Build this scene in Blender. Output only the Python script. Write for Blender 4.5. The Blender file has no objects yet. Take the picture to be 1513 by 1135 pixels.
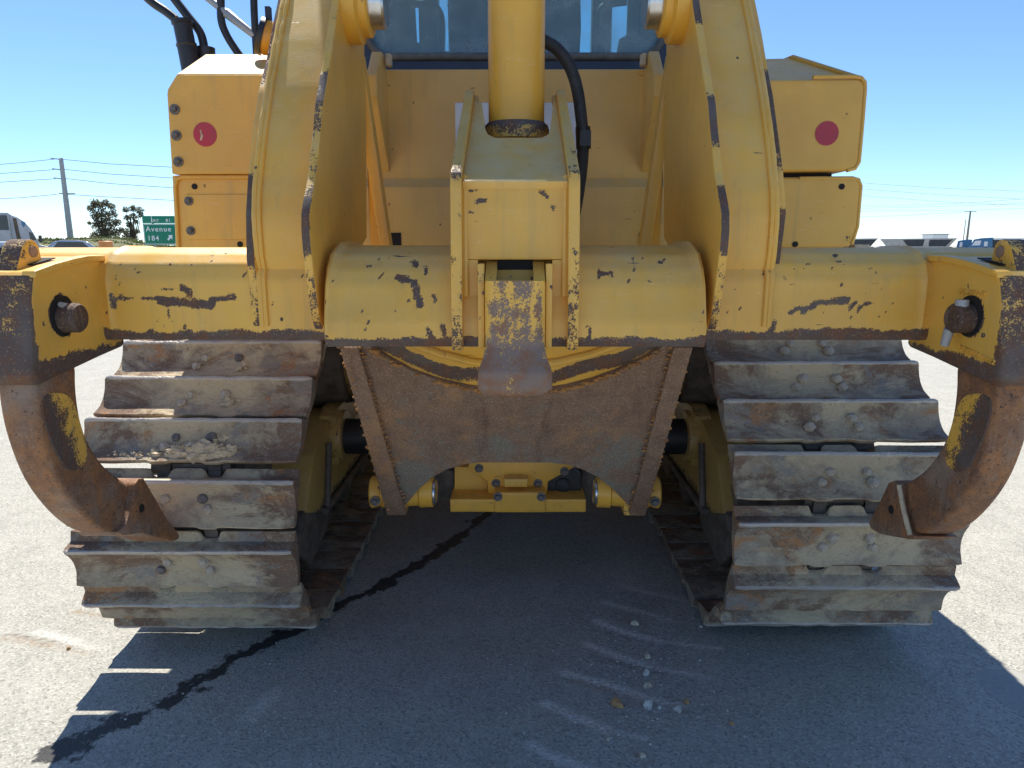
import bpy, bmesh, math, random
from math import sin, cos, tan, pi, radians, atan2, sqrt, hypot
from mathutils import Vector, Matrix, noise

random.seed(11)
SC = bpy.context.scene
COL = SC.collection

# ------------------------------------------------------------------ camera, sky, sun, exposure
EYE = 1.20
PITCH = radians(11.25)
F = 1030.0            # focal length in photograph pixels (1513 wide)
CX, CY = 761.0, 567.5
cam_d = bpy.data.cameras.new('camera')
cam = bpy.data.objects.new('camera', cam_d)
COL.objects.link(cam)
cam_d.sensor_width = 36.0
cam_d.lens = 36.0 * F / 1513.0
cam_d.clip_start = 0.05
cam_d.clip_end = 6000.0
cam.location = (0, 0, EYE)
cam.rotation_euler = (pi / 2 - PITCH, 0, math.atan(4.5 / F))
SC.camera = cam

SUN_DIR = Vector((-0.19, 0.62, 1.0)).normalized()     # towards the sun
SUN_EL = math.asin(SUN_DIR.z)
SUN_AZ = atan2(SUN_DIR.x, SUN_DIR.y)

world = bpy.data.worlds.new('World')
SC.world = world
world.use_nodes = True
wn = world.node_tree.nodes
wl = world.node_tree.links
wn.clear()
sky = wn.new('ShaderNodeTexSky')
sky.sky_type = 'NISHITA'
sky.sun_disc = False
sky.sun_elevation = SUN_EL
sky.sun_rotation = SUN_AZ
sky.altitude = 1500
sky.air_density = 1.0
sky.dust_density = 0.0
sky.ozone_density = 8.0
bg = wn.new('ShaderNodeBackground')
bg.inputs['Strength'].default_value = 0.084
wo = wn.new('ShaderNodeOutputWorld')
wl.new(sky.outputs[0], bg.inputs['Color'])
wl.new(bg.outputs[0], wo.inputs['Surface'])

sun_d = bpy.data.lights.new('sun', 'SUN')
sun_d.energy = 3.5
sun_d.angle = radians(0.55)
sun_d.color = (1.0, 0.95, 0.86)
sun = bpy.data.objects.new('sun', sun_d)
COL.objects.link(sun)
sun.location = (-3, 8, 14)
sun.rotation_euler = SUN_DIR.to_track_quat('Z', 'Y').to_euler()

SC.view_settings.view_transform = 'Standard'
SC.view_settings.look = 'None'
SC.view_settings.exposure = 1.17
SC.view_settings.gamma = 1.0
SC.view_settings.use_curve_mapping = False
SC.render.engine = 'CYCLES'
SC.cycles.max_bounces = 8
SC.cycles.diffuse_bounces = 5
SC.cycles.glossy_bounces = 3
SC.cycles.transparent_max_bounces = 8
SC.cycles.sample_clamp_indirect = 6.0

# ------------------------------------------------------------------ measuring helpers
cp, sp = cos(PITCH), sin(PITCH)


def ray(u, v):
    a, b = (u - CX) / F, (CY - v) / F
    return Vector((a, cp + b * sp, -sp + b * cp))


def at(u, v, Y):
    d = ray(u, v)
    return Vector((0, 0, EYE)) + d * (Y / d.y)


def on_x(u, v, X):
    """(Y, Z) where the sight line meets the upright plane x = X."""
    d = ray(u, v)
    t = X / d.x
    return (t * d.y, EYE + t * d.z)


def on_plane(u, v, p0, n):
    d = ray(u, v)
    o = Vector((0, 0, EYE))
    return o + d * ((p0 - o).dot(n) / d.dot(n))


def on_ground(u, v):
    d = ray(u, v)
    t = -EYE / d.z
    return Vector((d.x * t, d.y * t, 0))


# ------------------------------------------------------------------ materials
class NT:
    def __init__(s, name):
        s.m = bpy.data.materials.new(name)
        s.m.use_nodes = True
        s.n = s.m.node_tree.nodes
        s.l = s.m.node_tree.links
        s.n.clear()
        s.out = s.n.new('ShaderNodeOutputMaterial')
        s.tc = s.n.new('ShaderNodeTexCoord')

    def link(s, a, b):
        s.l.new(a, b)

    def setin(s, sock, v):
        if isinstance(v, bpy.types.NodeSocket):
            s.l.new(v, sock)
        else:
            if hasattr(sock.default_value, '__len__') and not isinstance(v, (int, float)):
                v = tuple(v)
                if len(v) == 3 and len(sock.default_value) == 4:
                    v = v + (1,)
            sock.default_value = v

    def mapping(s, scale=(1, 1, 1), vec=None, loc=(0, 0, 0)):
        n = s.n.new('ShaderNodeMapping')
        s.l.new(vec or s.tc.outputs['Object'], n.inputs['Vector'])
        n.inputs['Scale'].default_value = scale
        n.inputs['Location'].default_value = loc
        return n.outputs[0]

    def noise(s, scale, detail=4, rough=0.6, vec=None, dist=0.0):
        n = s.n.new('ShaderNodeTexNoise')
        n.inputs['Scale'].default_value = scale
        n.inputs['Detail'].default_value = detail
        n.inputs['Roughness'].default_value = rough
        n.inputs['Distortion'].default_value = dist
        s.l.new(vec or s.tc.outputs['Object'], n.inputs['Vector'])
        return n.outputs['Fac']

    def voronoi(s, scale, vec=None, out='Distance', feature='F1'):
        n = s.n.new('ShaderNodeTexVoronoi')
        n.feature = feature
        n.inputs['Scale'].default_value = scale
        s.l.new(vec or s.tc.outputs['Object'], n.inputs['Vector'])
        return n.outputs[out]

    def math(s, op, a, b=None, c=None, clamp=False):
        n = s.n.new('ShaderNodeMath')
        n.operation = op
        n.use_clamp = clamp
        s.setin(n.inputs[0], a)
        if b is not None:
            s.setin(n.inputs[1], b)
        if c is not None:
            s.setin(n.inputs[2], c)
        return n.outputs[0]

    def ramp(s, fac, lo, hi):
        """smooth 0..1 step of fac between lo and hi"""
        n = s.n.new('ShaderNodeMapRange')
        n.interpolation_type = 'SMOOTHSTEP'
        s.setin(n.inputs['Value'], fac)
        n.inputs['From Min'].default_value = lo
        n.inputs['From Max'].default_value = hi
        return n.outputs[0]

    def mix(s, fac, a, b, mode='MIX'):
        n = s.n.new('ShaderNodeMix')
        n.data_type = 'RGBA'
        n.blend_type = mode
        s.setin(n.inputs['Factor'], fac)
        s.setin(n.inputs['A'] if False else n.inputs[6], a)
        s.setin(n.inputs[7], b)
        return n.outputs[2]

    def attr(s, name):
        n = s.n.new('ShaderNodeAttribute')
        n.attribute_name = name
        return n.outputs['Fac']

    def bump(s, height, strength=0.3, distance=0.01, normal=None):
        n = s.n.new('ShaderNodeBump')
        n.inputs['Strength'].default_value = strength
        n.inputs['Distance'].default_value = distance
        s.l.new(height, n.inputs['Height'])
        if normal is not None:
            s.l.new(normal, n.inputs['Normal'])
        return n.outputs[0]

    def bsdf(s, color, rough=0.5, metal=0.0, normal=None, spec=None, **kw):
        n = s.n.new('ShaderNodeBsdfPrincipled')
        s.setin(n.inputs['Base Color'], color)
        s.setin(n.inputs['Roughness'], rough)
        s.setin(n.inputs['Metallic'], metal)
        if spec is not None:
            s.setin(n.inputs['Specular IOR Level'], spec)
        if normal is not None:
            s.l.new(normal, n.inputs['Normal'])
        for k, v in kw.items():
            s.setin(n.inputs[k], v)
        s.l.new(n.outputs[0], s.out.inputs['Surface'])
        return n

    def normal_z(s):
        g = s.n.new('ShaderNodeNewGeometry')
        x = s.n.new('ShaderNodeSeparateXYZ')
        s.l.new(g.outputs['Normal'], x.inputs[0])
        return x.outputs[2]


YEL = (0.87, 0.482, 0.070)
PRIMER = (0.105, 0.070, 0.056)
RUSTB = (0.150, 0.068, 0.036)


def paint_material(name, base=YEL, chips=1.0, dust=0.7, prim=PRIMER, rustb=RUSTB, grimy=0.5):
    t = NT(name)
    w = t.attr('wear')
    fb = t.noise(34, 6, 0.72)
    fine = t.noise(120, 3, 0.6)
    val = t.math('ADD', w, t.math('MULTIPLY', t.math('SUBTRACT', fb, 0.5), 1.15))
    val = t.math('ADD', val, t.math('MULTIPLY', t.math('SUBTRACT', fine, 0.5), 0.5))
    speck = t.noise(300, 4, 0.7)
    val = t.math('ADD', val, t.math('MULTIPLY', t.math('MULTIPLY', t.math('SUBTRACT', speck, 0.5), 1.5), t.ramp(w, 0.15, 0.6)))
    chip = t.ramp(val, 0.485, 0.515)
    # thin scratches and little nicks
    st = t.noise(9, 3, 0.55, t.mapping((1.2, 6, 14)), 0.6)
    scr = t.ramp(st, 0.735, 0.75)
    vd = t.voronoi(26)
    vc = t.n.new('ShaderNodeTexVoronoi')
    vc.inputs['Scale'].default_value = 26
    t.l.new(t.mapping((1, 1, 0.8)), vc.inputs['Vector'])
    sel = t.n.new('ShaderNodeSeparateColor')
    t.l.new(vc.outputs['Color'], sel.inputs[0])
    pick = t.ramp(sel.outputs[0], 0.80, 0.82)
    dist2 = t.math('ADD', vc.outputs['Distance'], t.math('MULTIPLY', t.math('SUBTRACT', fine, 0.5), 0.25))
    nick = t.math('MULTIPLY', pick, t.math('SUBTRACT', 1.0, t.ramp(dist2, 0.075, 0.11)))
    m = t.math('MAXIMUM', t.math('MULTIPLY', t.math('MAXIMUM', scr, nick), chips), chip)
    # paint tone: blotchy fade, dust on upward faces
    tone = t.noise(3.0, 5, 0.6)
    c1 = t.mix(t.ramp(tone, 0.3, 0.7), base, (base[0] * 0.82, base[1] * 0.80, base[2] * 0.82))
    dn = t.noise(14, 5, 0.7)
    up = t.ramp(t.normal_z(), 0.05, 0.95)
    dfac = t.math('MULTIPLY', t.math('ADD', t.math('MULTIPLY', up, 0.75), 0.28), t.ramp(dn, 0.25, 0.8))
    c2 = t.mix(t.math('MULTIPLY', dfac, dust), c1, (0.68, 0.50, 0.235))
    grime = t.ramp(t.noise(7, 6, 0.7, t.mapping((2.2, 2.2, 0.5))), 0.56, 0.8)
    c2 = t.mix(t.math('MULTIPLY', grime, grimy), c2, (0.42, 0.29, 0.11) if grimy < 0.6 else (0.10, 0.075, 0.04))
    scuff = t.math('MULTIPLY', t.ramp(t.noise(11, 4, 0.6, t.mapping((1, 2, 7), None, (3, 1, 7)), 1.2), 0.60, 0.72), t.ramp(t.noise(150, 4, 0.75), 0.45, 0.62))
    c2 = t.mix(t.math('MULTIPLY', scuff, 0.55), c2, (0.85, 0.66, 0.34))
    run = t.ramp(t.noise(26, 5, 0.65, t.mapping((1, 1, 0.07))), 0.54, 0.72)
    c2 = t.mix(t.math('MULTIPLY', run, 0.30), c2, (0.46, 0.31, 0.12))
    rn = t.noise(30, 4, 0.6)
    chc = t.mix(t.ramp(rn, 0.45, 0.65), prim, rustb)
    chc = t.mix(t.ramp(t.noise(230, 4, 0.7), 0.56, 0.68), chc, (0.27, 0.19, 0.125))
    chc = t.mix(t.math('MULTIPLY', t.ramp(t.noise(6, 4, 0.6), 0.5, 0.68), 0.7), chc, (0.14, 0.122, 0.108))
    col = t.mix(m, c2, chc)
    h = t.math('SUBTRACT', t.math('MULTIPLY', t.noise(260, 2, 0.5), 0.15), m)
    h = t.math('ADD', h, t.math('MULTIPLY', tone, 0.8))
    nb = t.bump(h, 0.35, 0.004)
    rough = t.math('ADD', 0.36, t.math('MULTIPLY', m, 0.35))
    rough = t.math('ADD', rough, t.math('MULTIPLY', dfac, 0.25))
    t.bsdf(col, rough, 0.0, nb, spec=0.5)
    return t.m


def rust_material(name, a=(0.095, 0.046, 0.026), b=(0.19, 0.075, 0.026), grey=(0.085, 0.078, 0.072), greyness=0.5, rough=0.8):
    t = NT(name)
    big = t.noise(4.5, 6, 0.65)
    mid = t.noise(24, 5, 0.7)
    fine = t.noise(210, 3, 0.7)
    c = t.mix(t.ramp(mid, 0.38, 0.68), a, b)
    c = t.mix(t.math('MULTIPLY', t.ramp(big, 0.48, 0.66), greyness), c, grey)
    c = t.mix(t.ramp(fine, 0.58, 0.70), c, (0.36, 0.28, 0.19))
    c = t.mix(t.ramp(t.noise(160, 3, 0.7), 0.60, 0.66), c, (0.045, 0.03, 0.025))
    streak = t.ramp(t.noise(5, 6, 0.7, t.mapping((7, 7, 1.1)), 0.4), 0.52, 0.70)
    c = t.mix(t.math('MULTIPLY', streak, 0.6), c, (0.30, 0.225, 0.165))
    dk = t.ramp(t.noise(4, 6, 0.7, t.mapping((5, 5, 1.0), None, (9, 2, 5)), 0.4), 0.54, 0.68)
    c = t.mix(t.math('MULTIPLY', dk, 0.6), c, (0.085, 0.055, 0.045))
    h = t.math('ADD', fine, t.math('MULTIPLY', mid, 1.2))
    t.bsdf(c, rough, 0.0, t.bump(h, 0.55, 0.004), spec=0.3)
    return t.m


def skid_material():
    t = NT('abraded_rusty_plate')
    big = t.noise(3.0, 6, 0.65)
    mid = t.noise(20, 6, 0.7)
    fine = t.noise(190, 4, 0.7)
    g = t.math('ADD', t.attr('scrape'), t.math('MULTIPLY', t.math('SUBTRACT', t.noise(8, 8, 0.8), 0.5), 2.6))
    c = t.mix(t.ramp(mid, 0.36, 0.66), (0.235, 0.140, 0.092), (0.31, 0.185, 0.118))
    c = t.mix(t.math('MULTIPLY', t.ramp(g, 0.30, 0.66), 0.88), c, (0.235, 0.215, 0.17))
    c = t.mix(t.math('MULTIPLY', t.ramp(t.noise(5, 5, 0.7, t.mapping((1, 1, 1), None, (4, 4, 4))), 0.53, 0.66), 0.75), c, (0.43, 0.225, 0.10))
    st = t.ramp(t.noise(17, 5, 0.62, t.mapping((1, 0.25, 0.12)), 0.3), 0.55, 0.72)
    c = t.mix(t.math('MULTIPLY', st, 0.7), c, (0.17, 0.092, 0.060))
    c = t.mix(t.math('MULTIPLY', t.ramp(fine, 0.52, 0.64), 0.55), c, (0.45, 0.36, 0.25))
    c = t.mix(t.math('MULTIPLY', t.ramp(t.noise(230, 4, 0.75), 0.54, 0.64), 0.75), c, (0.11, 0.08, 0.06))
    scr = t.ramp(t.noise(12, 3, 0.5, t.mapping((1.5, 6, 9)), 1.5), 0.725, 0.74)
    c = t.mix(t.math('MULTIPLY', scr, 0.5), c, (0.48, 0.43, 0.36))
    h = t.math('ADD', fine, t.math('MULTIPLY', mid, 1.2))
    t.bsdf(c, 0.75, 0.0, t.bump(h, 0.55, 0.004), spec=0.3)
    return t.m


def shoe_material():
    t = NT('track_steel')
    oi = t.n.new('ShaderNodeObjectInfo')
    off = t.n.new('ShaderNodeVectorMath')
    off.operation = 'SCALE'
    off.inputs[0].default_value = (37.0, 19.0, 5.0)
    t.l.new(oi.outputs['Random'], off.inputs['Scale'])
    add = t.n.new('ShaderNodeVectorMath')
    add.operation = 'ADD'
    t.l.new(t.tc.outputs['Object'], add.inputs[0])
    t.l.new(off.outputs[0], add.inputs[1])
    v = add.outputs[0]
    sx = t.n.new('ShaderNodeSeparateXYZ')
    t.l.new(t.tc.outputs['Object'], sx.inputs[0])
    big = t.noise(5.5, 6, 0.70, t.mapping((0.85, 1.15, 1.15), v, (2, 1, 6)), 0.4)
    b2 = t.noise(4.6, 6, 0.72, t.mapping((0.85, 1.15, 1.15), v, (5, 3, 9)), 0.5)
    b3 = t.noise(6.5, 5, 0.7, t.mapping((0.9, 1.3, 1.3), v, (1, 8, 2)), 0.5)
    mid = t.noise(30, 5, 0.7, v)
    fine = t.noise(180, 3, 0.65, v)
    edge = t.math('MULTIPLY', t.math('ABSOLUTE', sx.outputs[0]), 3.2)          # 0 centre .. 1 shoe end
    c = t.mix(t.ramp(mid, 0.36, 0.64), (0.28, 0.225, 0.160), (0.37, 0.31, 0.222))
    ox = t.math('ADD', b2, t.math('MULTIPLY', edge, 0.10))
    c = t.mix(t.math('MULTIPLY', t.ramp(ox, 0.52, 0.62), 0.9), c, (0.175, 0.108, 0.072))      # brown oxide
    c = t.mix(t.math('MULTIPLY', t.ramp(t.noise(7.5, 5, 0.7, t.mapping((0.9, 1.3, 1.3), v, (7, 1, 4)), 0.6), 0.53, 0.62), 0.8), c, (0.225, 0.21, 0.19))
    c = t.mix(t.math('MULTIPLY', t.ramp(b3, 0.56, 0.66), 0.9), c, (0.36, 0.185, 0.085))        # orange rust
    cl = t.math('SUBTRACT', t.math('ADD', big, 0.05), t.math('MULTIPLY', t.ramp(edge, 0.15, 0.75), 0.12))
    c = t.mix(t.math('MULTIPLY', t.ramp(cl, 0.45, 0.58), 0.88), c, (0.50, 0.41, 0.27))       # dried clay film
    c = t.mix(t.math('MULTIPLY', t.ramp(fine, 0.55, 0.70), 0.4), c, (0.56, 0.49, 0.38))
    c = t.mix(t.math('MULTIPLY', t.ramp(t.noise(120, 4, 0.7, v), 0.58, 0.68), 0.5), c, (0.12, 0.09, 0.07))
    tipw = t.math('ADD', sx.outputs[2], t.math('MULTIPLY', t.math('SUBTRACT', mid, 0.5), 0.010))
    tip = t.ramp(tipw, 0.0495, 0.0535)
    c = t.mix(t.math('MULTIPLY', tip, 0.75), c, (0.50, 0.47, 0.43))
    met = t.math('MULTIPLY', tip, 0.35)
    h = t.math('ADD', t.math('MULTIPLY', fine, 0.5), t.math('ADD', mid, t.math('MULTIPLY', t.ramp(big, 0.47, 0.6), 1.4)))
    rough = t.math('SUBTRACT', 0.78, t.math('MULTIPLY', tip, 0.28))
    t.bsdf(c, rough, met, t.bump(h, 0.6, 0.004), spec=0.2)
    return t.m


def plain(name, col, rough=0.5, metal=0.0, var=0.25, scale=20, bump=0.1, **kw):
    t = NT(name)
    n = t.noise(scale, 5, 0.65)
    c = t.mix(t.ramp(n, 0.3, 0.7), tuple(x * (1 - var) for x in col), tuple(min(1, x * (1 + var)) for x in col))
    t.bsdf(c, rough, metal, t.bump(t.noise(scale * 6, 3), bump, 0.003), **kw)
    return t.m


def ground_material():
    t = NT('yard_asphalt')
    big = t.noise(0.7, 5, 0.6)
    mid = t.noise(6, 5, 0.65)
    agg = t.voronoi(165, out='Color')
    sep = t.n.new('ShaderNodeSeparateColor')
    t.l.new(agg, sep.inputs[0])
    aggd = t.voronoi(165)
    fine = t.noise(330, 3, 0.7)
    c = t.mix(t.ramp(mid, 0.3, 0.72), (0.355, 0.343, 0.295), (0.44, 0.424, 0.365))
    c = t.mix(t.math('MULTIPLY', t.ramp(big, 0.4, 0.65), 0.5), c, (0.38, 0.366, 0.325))
    c = t.mix(t.math('MULTIPLY', t.ramp(sep.outputs[0], 0.55, 0.95), 0.65), c, (0.55, 0.53, 0.46))
    c = t.mix(t.math('MULTIPLY', t.ramp(sep.outputs[1], 0.72, 0.98), 0.60), c, (0.20, 0.19, 0.17))
    c = t.mix(t.math('MULTIPLY', t.ramp(fine, 0.60, 0.72), 0.5), c, (0.20, 0.19, 0.17))
    c = t.mix(t.math('MULTIPLY', t.ramp(t.noise(75, 4, 0.7), 0.66, 0.70), 0.8), c, (0.10, 0.092, 0.082))
    # chalky grouser scrapes
    ck = t.attr('chalk')
    ckn = t.math('MULTIPLY', ck, t.ramp(t.noise(95, 4, 0.75), 0.36, 0.56))
    c = t.mix(t.math('MULTIPLY', ckn, 1.0, clamp=True), c, (0.78, 0.75, 0.68))
    # brown dirt
    dt = t.attr('dirt')
    dn = t.math('MULTIPLY', dt, t.ramp(t.noise(60, 4, 0.7), 0.35, 0.65))
    c = t.mix(t.math('MULTIPLY', dn, 0.8, clamp=True), c, (0.30, 0.19, 0.10))
    # dark joint or gouge
    dk = t.attr('dark')
    dkm = t.math('MULTIPLY', dk, t.ramp(t.noise(50, 4, 0.7), 0.32, 0.6))
    c = t.mix(t.math('MULTIPLY', dkm, 0.75, clamp=True), c, (0.07, 0.06, 0.05))
    # oil
    oil = t.attr('oil')
    ov = t.math('ADD', oil, t.math('MULTIPLY', t.math('SUBTRACT', t.noise(34, 6, 0.75), 0.5), 1.5))
    om = t.math('MULTIPLY', t.ramp(ov, 0.45, 0.64), t.ramp(oil, 0.05, 0.2))
    drop = t.math('MULTIPLY', t.math('SUBTRACT', 1.0, t.ramp(t.math('ADD', t.voronoi(62), t.math('MULTIPLY', t.noise(60, 3), 0.25)), 0.27, 0.32)), t.ramp(t.attr('splash'), 0.30, 0.9))
    om = t.math('MAXIMUM', om, drop)
    c = t.mix(t.math('MULTIPLY', om, 0.92), c, (0.020, 0.019, 0.020))
    # smooth sealed patch
    sm = t.ramp(t.attr('seal'), 0.45, 0.55)
    c = t.mix(t.math('MULTIPLY', sm, 0.7), c, (0.34, 0.33, 0.30))
    h = t.math('ADD', t.math('MULTIPLY', aggd, 0.7), t.math('MULTIPLY', fine, 0.6))
    h = t.math('ADD', h, t.math('MULTIPLY', mid, 0.6))
    h = t.math('MULTIPLY', h, t.math('SUBTRACT', 1.0, t.math('MULTIPLY', sm, 0.9)))
    rough = t.math('SUBTRACT', 0.93, t.math('MULTIPLY', om, 0.38))
    t.bsdf(c, rough, 0, t.bump(h, 0.6, 0.006), spec=0.25)
    return t.m


M = {}
M['paint'] = paint_material('worn_yellow_paint')
M['socket'] = paint_material('socket_wear', prim=(0.25, 0.175, 0.135), rustb=(0.27, 0.13, 0.07), dust=0.3)
M['grubby'] = paint_material('grubby_yellow_paint', base=(0.42, 0.27, 0.075), chips=0.5, dust=0.35, prim=(0.06, 0.05, 0.04), rustb=(0.09, 0.06, 0.035), grimy=0.85)
M['dusty'] = paint_material('dusty_panel_paint', base=(0.84, 0.51, 0.12), chips=0.7, dust=1.0)
M['panel'] = paint_material('yellow_panel_paint', chips=0.7, dust=0.5)
M['cyl'] = paint_material('cylinder_paint', base=(0.88, 0.455, 0.050), chips=0.5, dust=0.15)
M['rust'] = rust_material('rusty_plate', (0.31, 0.205, 0.155), (0.36, 0.215, 0.13), (0.30, 0.285, 0.25), 0.85)
M['shank'] = rust_material('shank_rust', (0.22, 0.112, 0.062), (0.38, 0.17, 0.065), (0.32, 0.265, 0.215), 0.6, 0.6)
M['skid'] = skid_material()
M['weld'] = rust_material('rusty_weld', (0.36, 0.165, 0.055), (0.54, 0.26, 0.08), (0.32, 0.20, 0.11), 0.4)
M['shoe'] = shoe_material()
M['bolt'] = plain('bolt_steel', (0.15, 0.135, 0.125), 0.6, 0.2, 0.35, 60)
M['mudbolt'] = plain('muddy_bolt', (0.42, 0.36, 0.28), 0.85, 0, 0.25, 40, 0.4)
M['mud'] = plain('dried_mud', (0.56, 0.46, 0.31), 0.95, 0, 0.2, 45, 0.6)
M['black'] = plain('black_paint', (0.022, 0.022, 0.024), 0.45, 0, 0.3, 15)
M['rubber'] = plain('black_rubber', (0.030, 0.030, 0.032), 0.65, 0, 0.3, 40)
M['chain'] = plain('greasy_chain', (0.105, 0.085, 0.068), 0.7, 0, 0.4, 18, 0.4)
M['navy'] = plain('navy_cab_paint', (0.018, 0.028, 0.060), 0.4, 0, 0.15, 12)
M['gasket'] = plain('dusty_gasket', (0.12, 0.115, 0.105), 0.75, 0, 0.25, 25)
M['pinrust'] = rust_material('dark_pin_rust', (0.085, 0.052, 0.040), (0.12, 0.065, 0.042), (0.11, 0.095, 0.085), 0.5, 0.6)
M['chrome'] = plain('pin_steel', (0.60, 0.60, 0.60), 0.28, 0.95, 0.12, 30)
M['hole'] = plain('hole_dark', (0.012, 0.010, 0.009), 0.8, 0, 0.2, 20)  # near-black that stands in for the shade inside holes, slots and gaps
M['decal'] = plain('pale_decal', (0.70, 0.74, 0.78), 0.4, 0, 0.1, 14)
M['interior'] = plain('cab_trim', (0.045, 0.048, 0.052), 0.8, 0, 0.2, 12)
M['seat'] = plain('seat_cloth', (0.035, 0.037, 0.042), 0.9, 0, 0.25, 60, 0.3)
M['amber'] = plain('amber_lens', (0.75, 0.33, 0.03), 0.25, 0, 0.1, 20)
M['rock_g'] = plain('grey_stone', (0.52, 0.50, 0.44), 0.9, 0, 0.3, 60, 0.5)
M['rock_o'] = plain('rusty_stone', (0.50, 0.29, 0.13), 0.9, 0, 0.4, 45, 0.5)
M['rock_t'] = plain('tan_stone', (0.52, 0.44, 0.32), 0.9, 0, 0.3, 50, 0.5)
M['white'] = plain('white_body', (0.72, 0.73, 0.74), 0.4, 0, 0.06, 3)
M['lorrywhite'] = plain('greyed_white_body', (0.42, 0.43, 0.44), 0.4, 0, 0.15, 1.2)  # white greyed to paint in its reflections and part it from the sky
M['dkglass'] = plain('dark_glass', (0.03, 0.04, 0.05), 0.12, 0, 0.2, 2)
M['signgreen'] = plain('sign_green', (0.0, 0.20, 0.11), 0.5, 0, 0.06, 3)
M['signwhite'] = plain('sign_white', (0.80, 0.82, 0.80), 0.5, 0, 0.04, 3)
M['galv'] = plain('galvanised_steel', (0.36, 0.37, 0.37), 0.55, 0.2, 0.15, 4)
M['wood'] = plain('weathered_pole', (0.24, 0.215, 0.19), 0.85, 0, 0.25, 3)
M['wire'] = plain('power_wire', (0.17, 0.19, 0.21), 0.6, 0, 0.05, 2)
M['blue'] = plain('truck_blue', (0.045, 0.155, 0.29), 0.35, 0, 0.1, 3)
M['trailer'] = plain('trailer_grey', (0.46, 0.44, 0.40), 0.7, 0, 0.15, 2)
M['tarp'] = plain('dark_trailer', (0.050, 0.052, 0.058), 0.75, 0, 0.25, 2)
M['dkcar'] = plain('dark_car_paint', (0.02, 0.021, 0.026), 0.25, 0, 0.1, 3)
M['redlamp'] = plain('red_lens', (0.35, 0.01, 0.01), 0.3, 0, 0.1, 8)
M['silver'] = plain('silver_car_paint', (0.40, 0.42, 0.45), 0.3, 0.4, 0.05, 3)
M['orange'] = plain('orange_plastic', (0.60, 0.24, 0.06), 0.5, 0, 0.1, 5)
M['tyre'] = plain('tyre_rubber', (0.025, 0.025, 0.025), 0.8, 0, 0.2, 6)
M['bark'] = plain('bark', (0.12, 0.09, 0.065), 0.9, 0, 0.3, 4)
M['ground'] = ground_material()


def sticker_mat():
    t = NT('red_sticker')
    n = t.noise(30, 4, 0.6)
    c = t.mix(t.ramp(n, 0.35, 0.7), (0.50, 0.030, 0.050), (0.40, 0.035, 0.055))
    t.bsdf(c, 0.45)
    return t.m


def leaf_mat(name, a, b):
    t = NT(name)
    oi = t.noise(1.1, 3, 0.6)
    c = t.mix(t.ramp(oi, 0.35, 0.65), a, b)
    b = t.bsdf(c, 0.7)
    tr = t.n.new('ShaderNodeBsdfTranslucent')
    t.l.new(c, tr.inputs['Color'])
    mx = t.n.new('ShaderNodeMixShader')
    mx.inputs[0].default_value = 0.45
    t.l.new(b.outputs[0], mx.inputs[1])
    t.l.new(tr.outputs[0], mx.inputs[2])
    t.l.new(mx.outputs[0], t.out.inputs['Surface'])
    return t.m


def glass_mat():
    t = NT('tinted_glass')
    tr = t.n.new('ShaderNodeBsdfTransparent')
    tr.inputs[0].default_value = (0.60, 0.86, 0.88, 1)
    gl = t.n.new('ShaderNodeBsdfGlossy')
    gl.inputs['Roughness'].default_value = 0.03
    df = t.n.new('ShaderNodeBsdfDiffuse')
    df.inputs['Color'].default_value = (0.42, 0.52, 0.56, 1)
    fr = t.n.new('ShaderNodeFresnel')
    fr.inputs['IOR'].default_value = 1.5
    m1 = t.n.new('ShaderNodeMixShader')
    t.l.new(fr.outputs[0], m1.inputs[0])
    t.l.new(tr.outputs[0], m1.inputs[1])
    t.l.new(gl.outputs[0], m1.inputs[2])
    m2 = t.n.new('ShaderNodeMixShader')
    dust = t.math('ADD', 0.22, t.math('MULTIPLY', t.ramp(t.noise(7, 6, 0.7), 0.4, 0.75), 0.22))
    t.l.new(dust, m2.inputs[0])
    t.l.new(m1.outputs[0], m2.inputs[1])
    t.l.new(df.outputs[0], m2.inputs[2])
    t.l.new(m2.outputs[0], t.out.inputs['Surface'])
    return t.m


M['sticker'] = sticker_mat()
M['leaf'] = leaf_mat('tree_foliage', (0.115, 0.125, 0.070), (0.21, 0.195, 0.12))
M['grass'] = leaf_mat('berm_grass', (0.10, 0.135, 0.045), (0.20, 0.20, 0.085))
M['soil'] = plain('berm_soil', (0.16, 0.16, 0.075), 0.95, 0, 0.3, 1.5)
M['glass'] = glass_mat()


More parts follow.
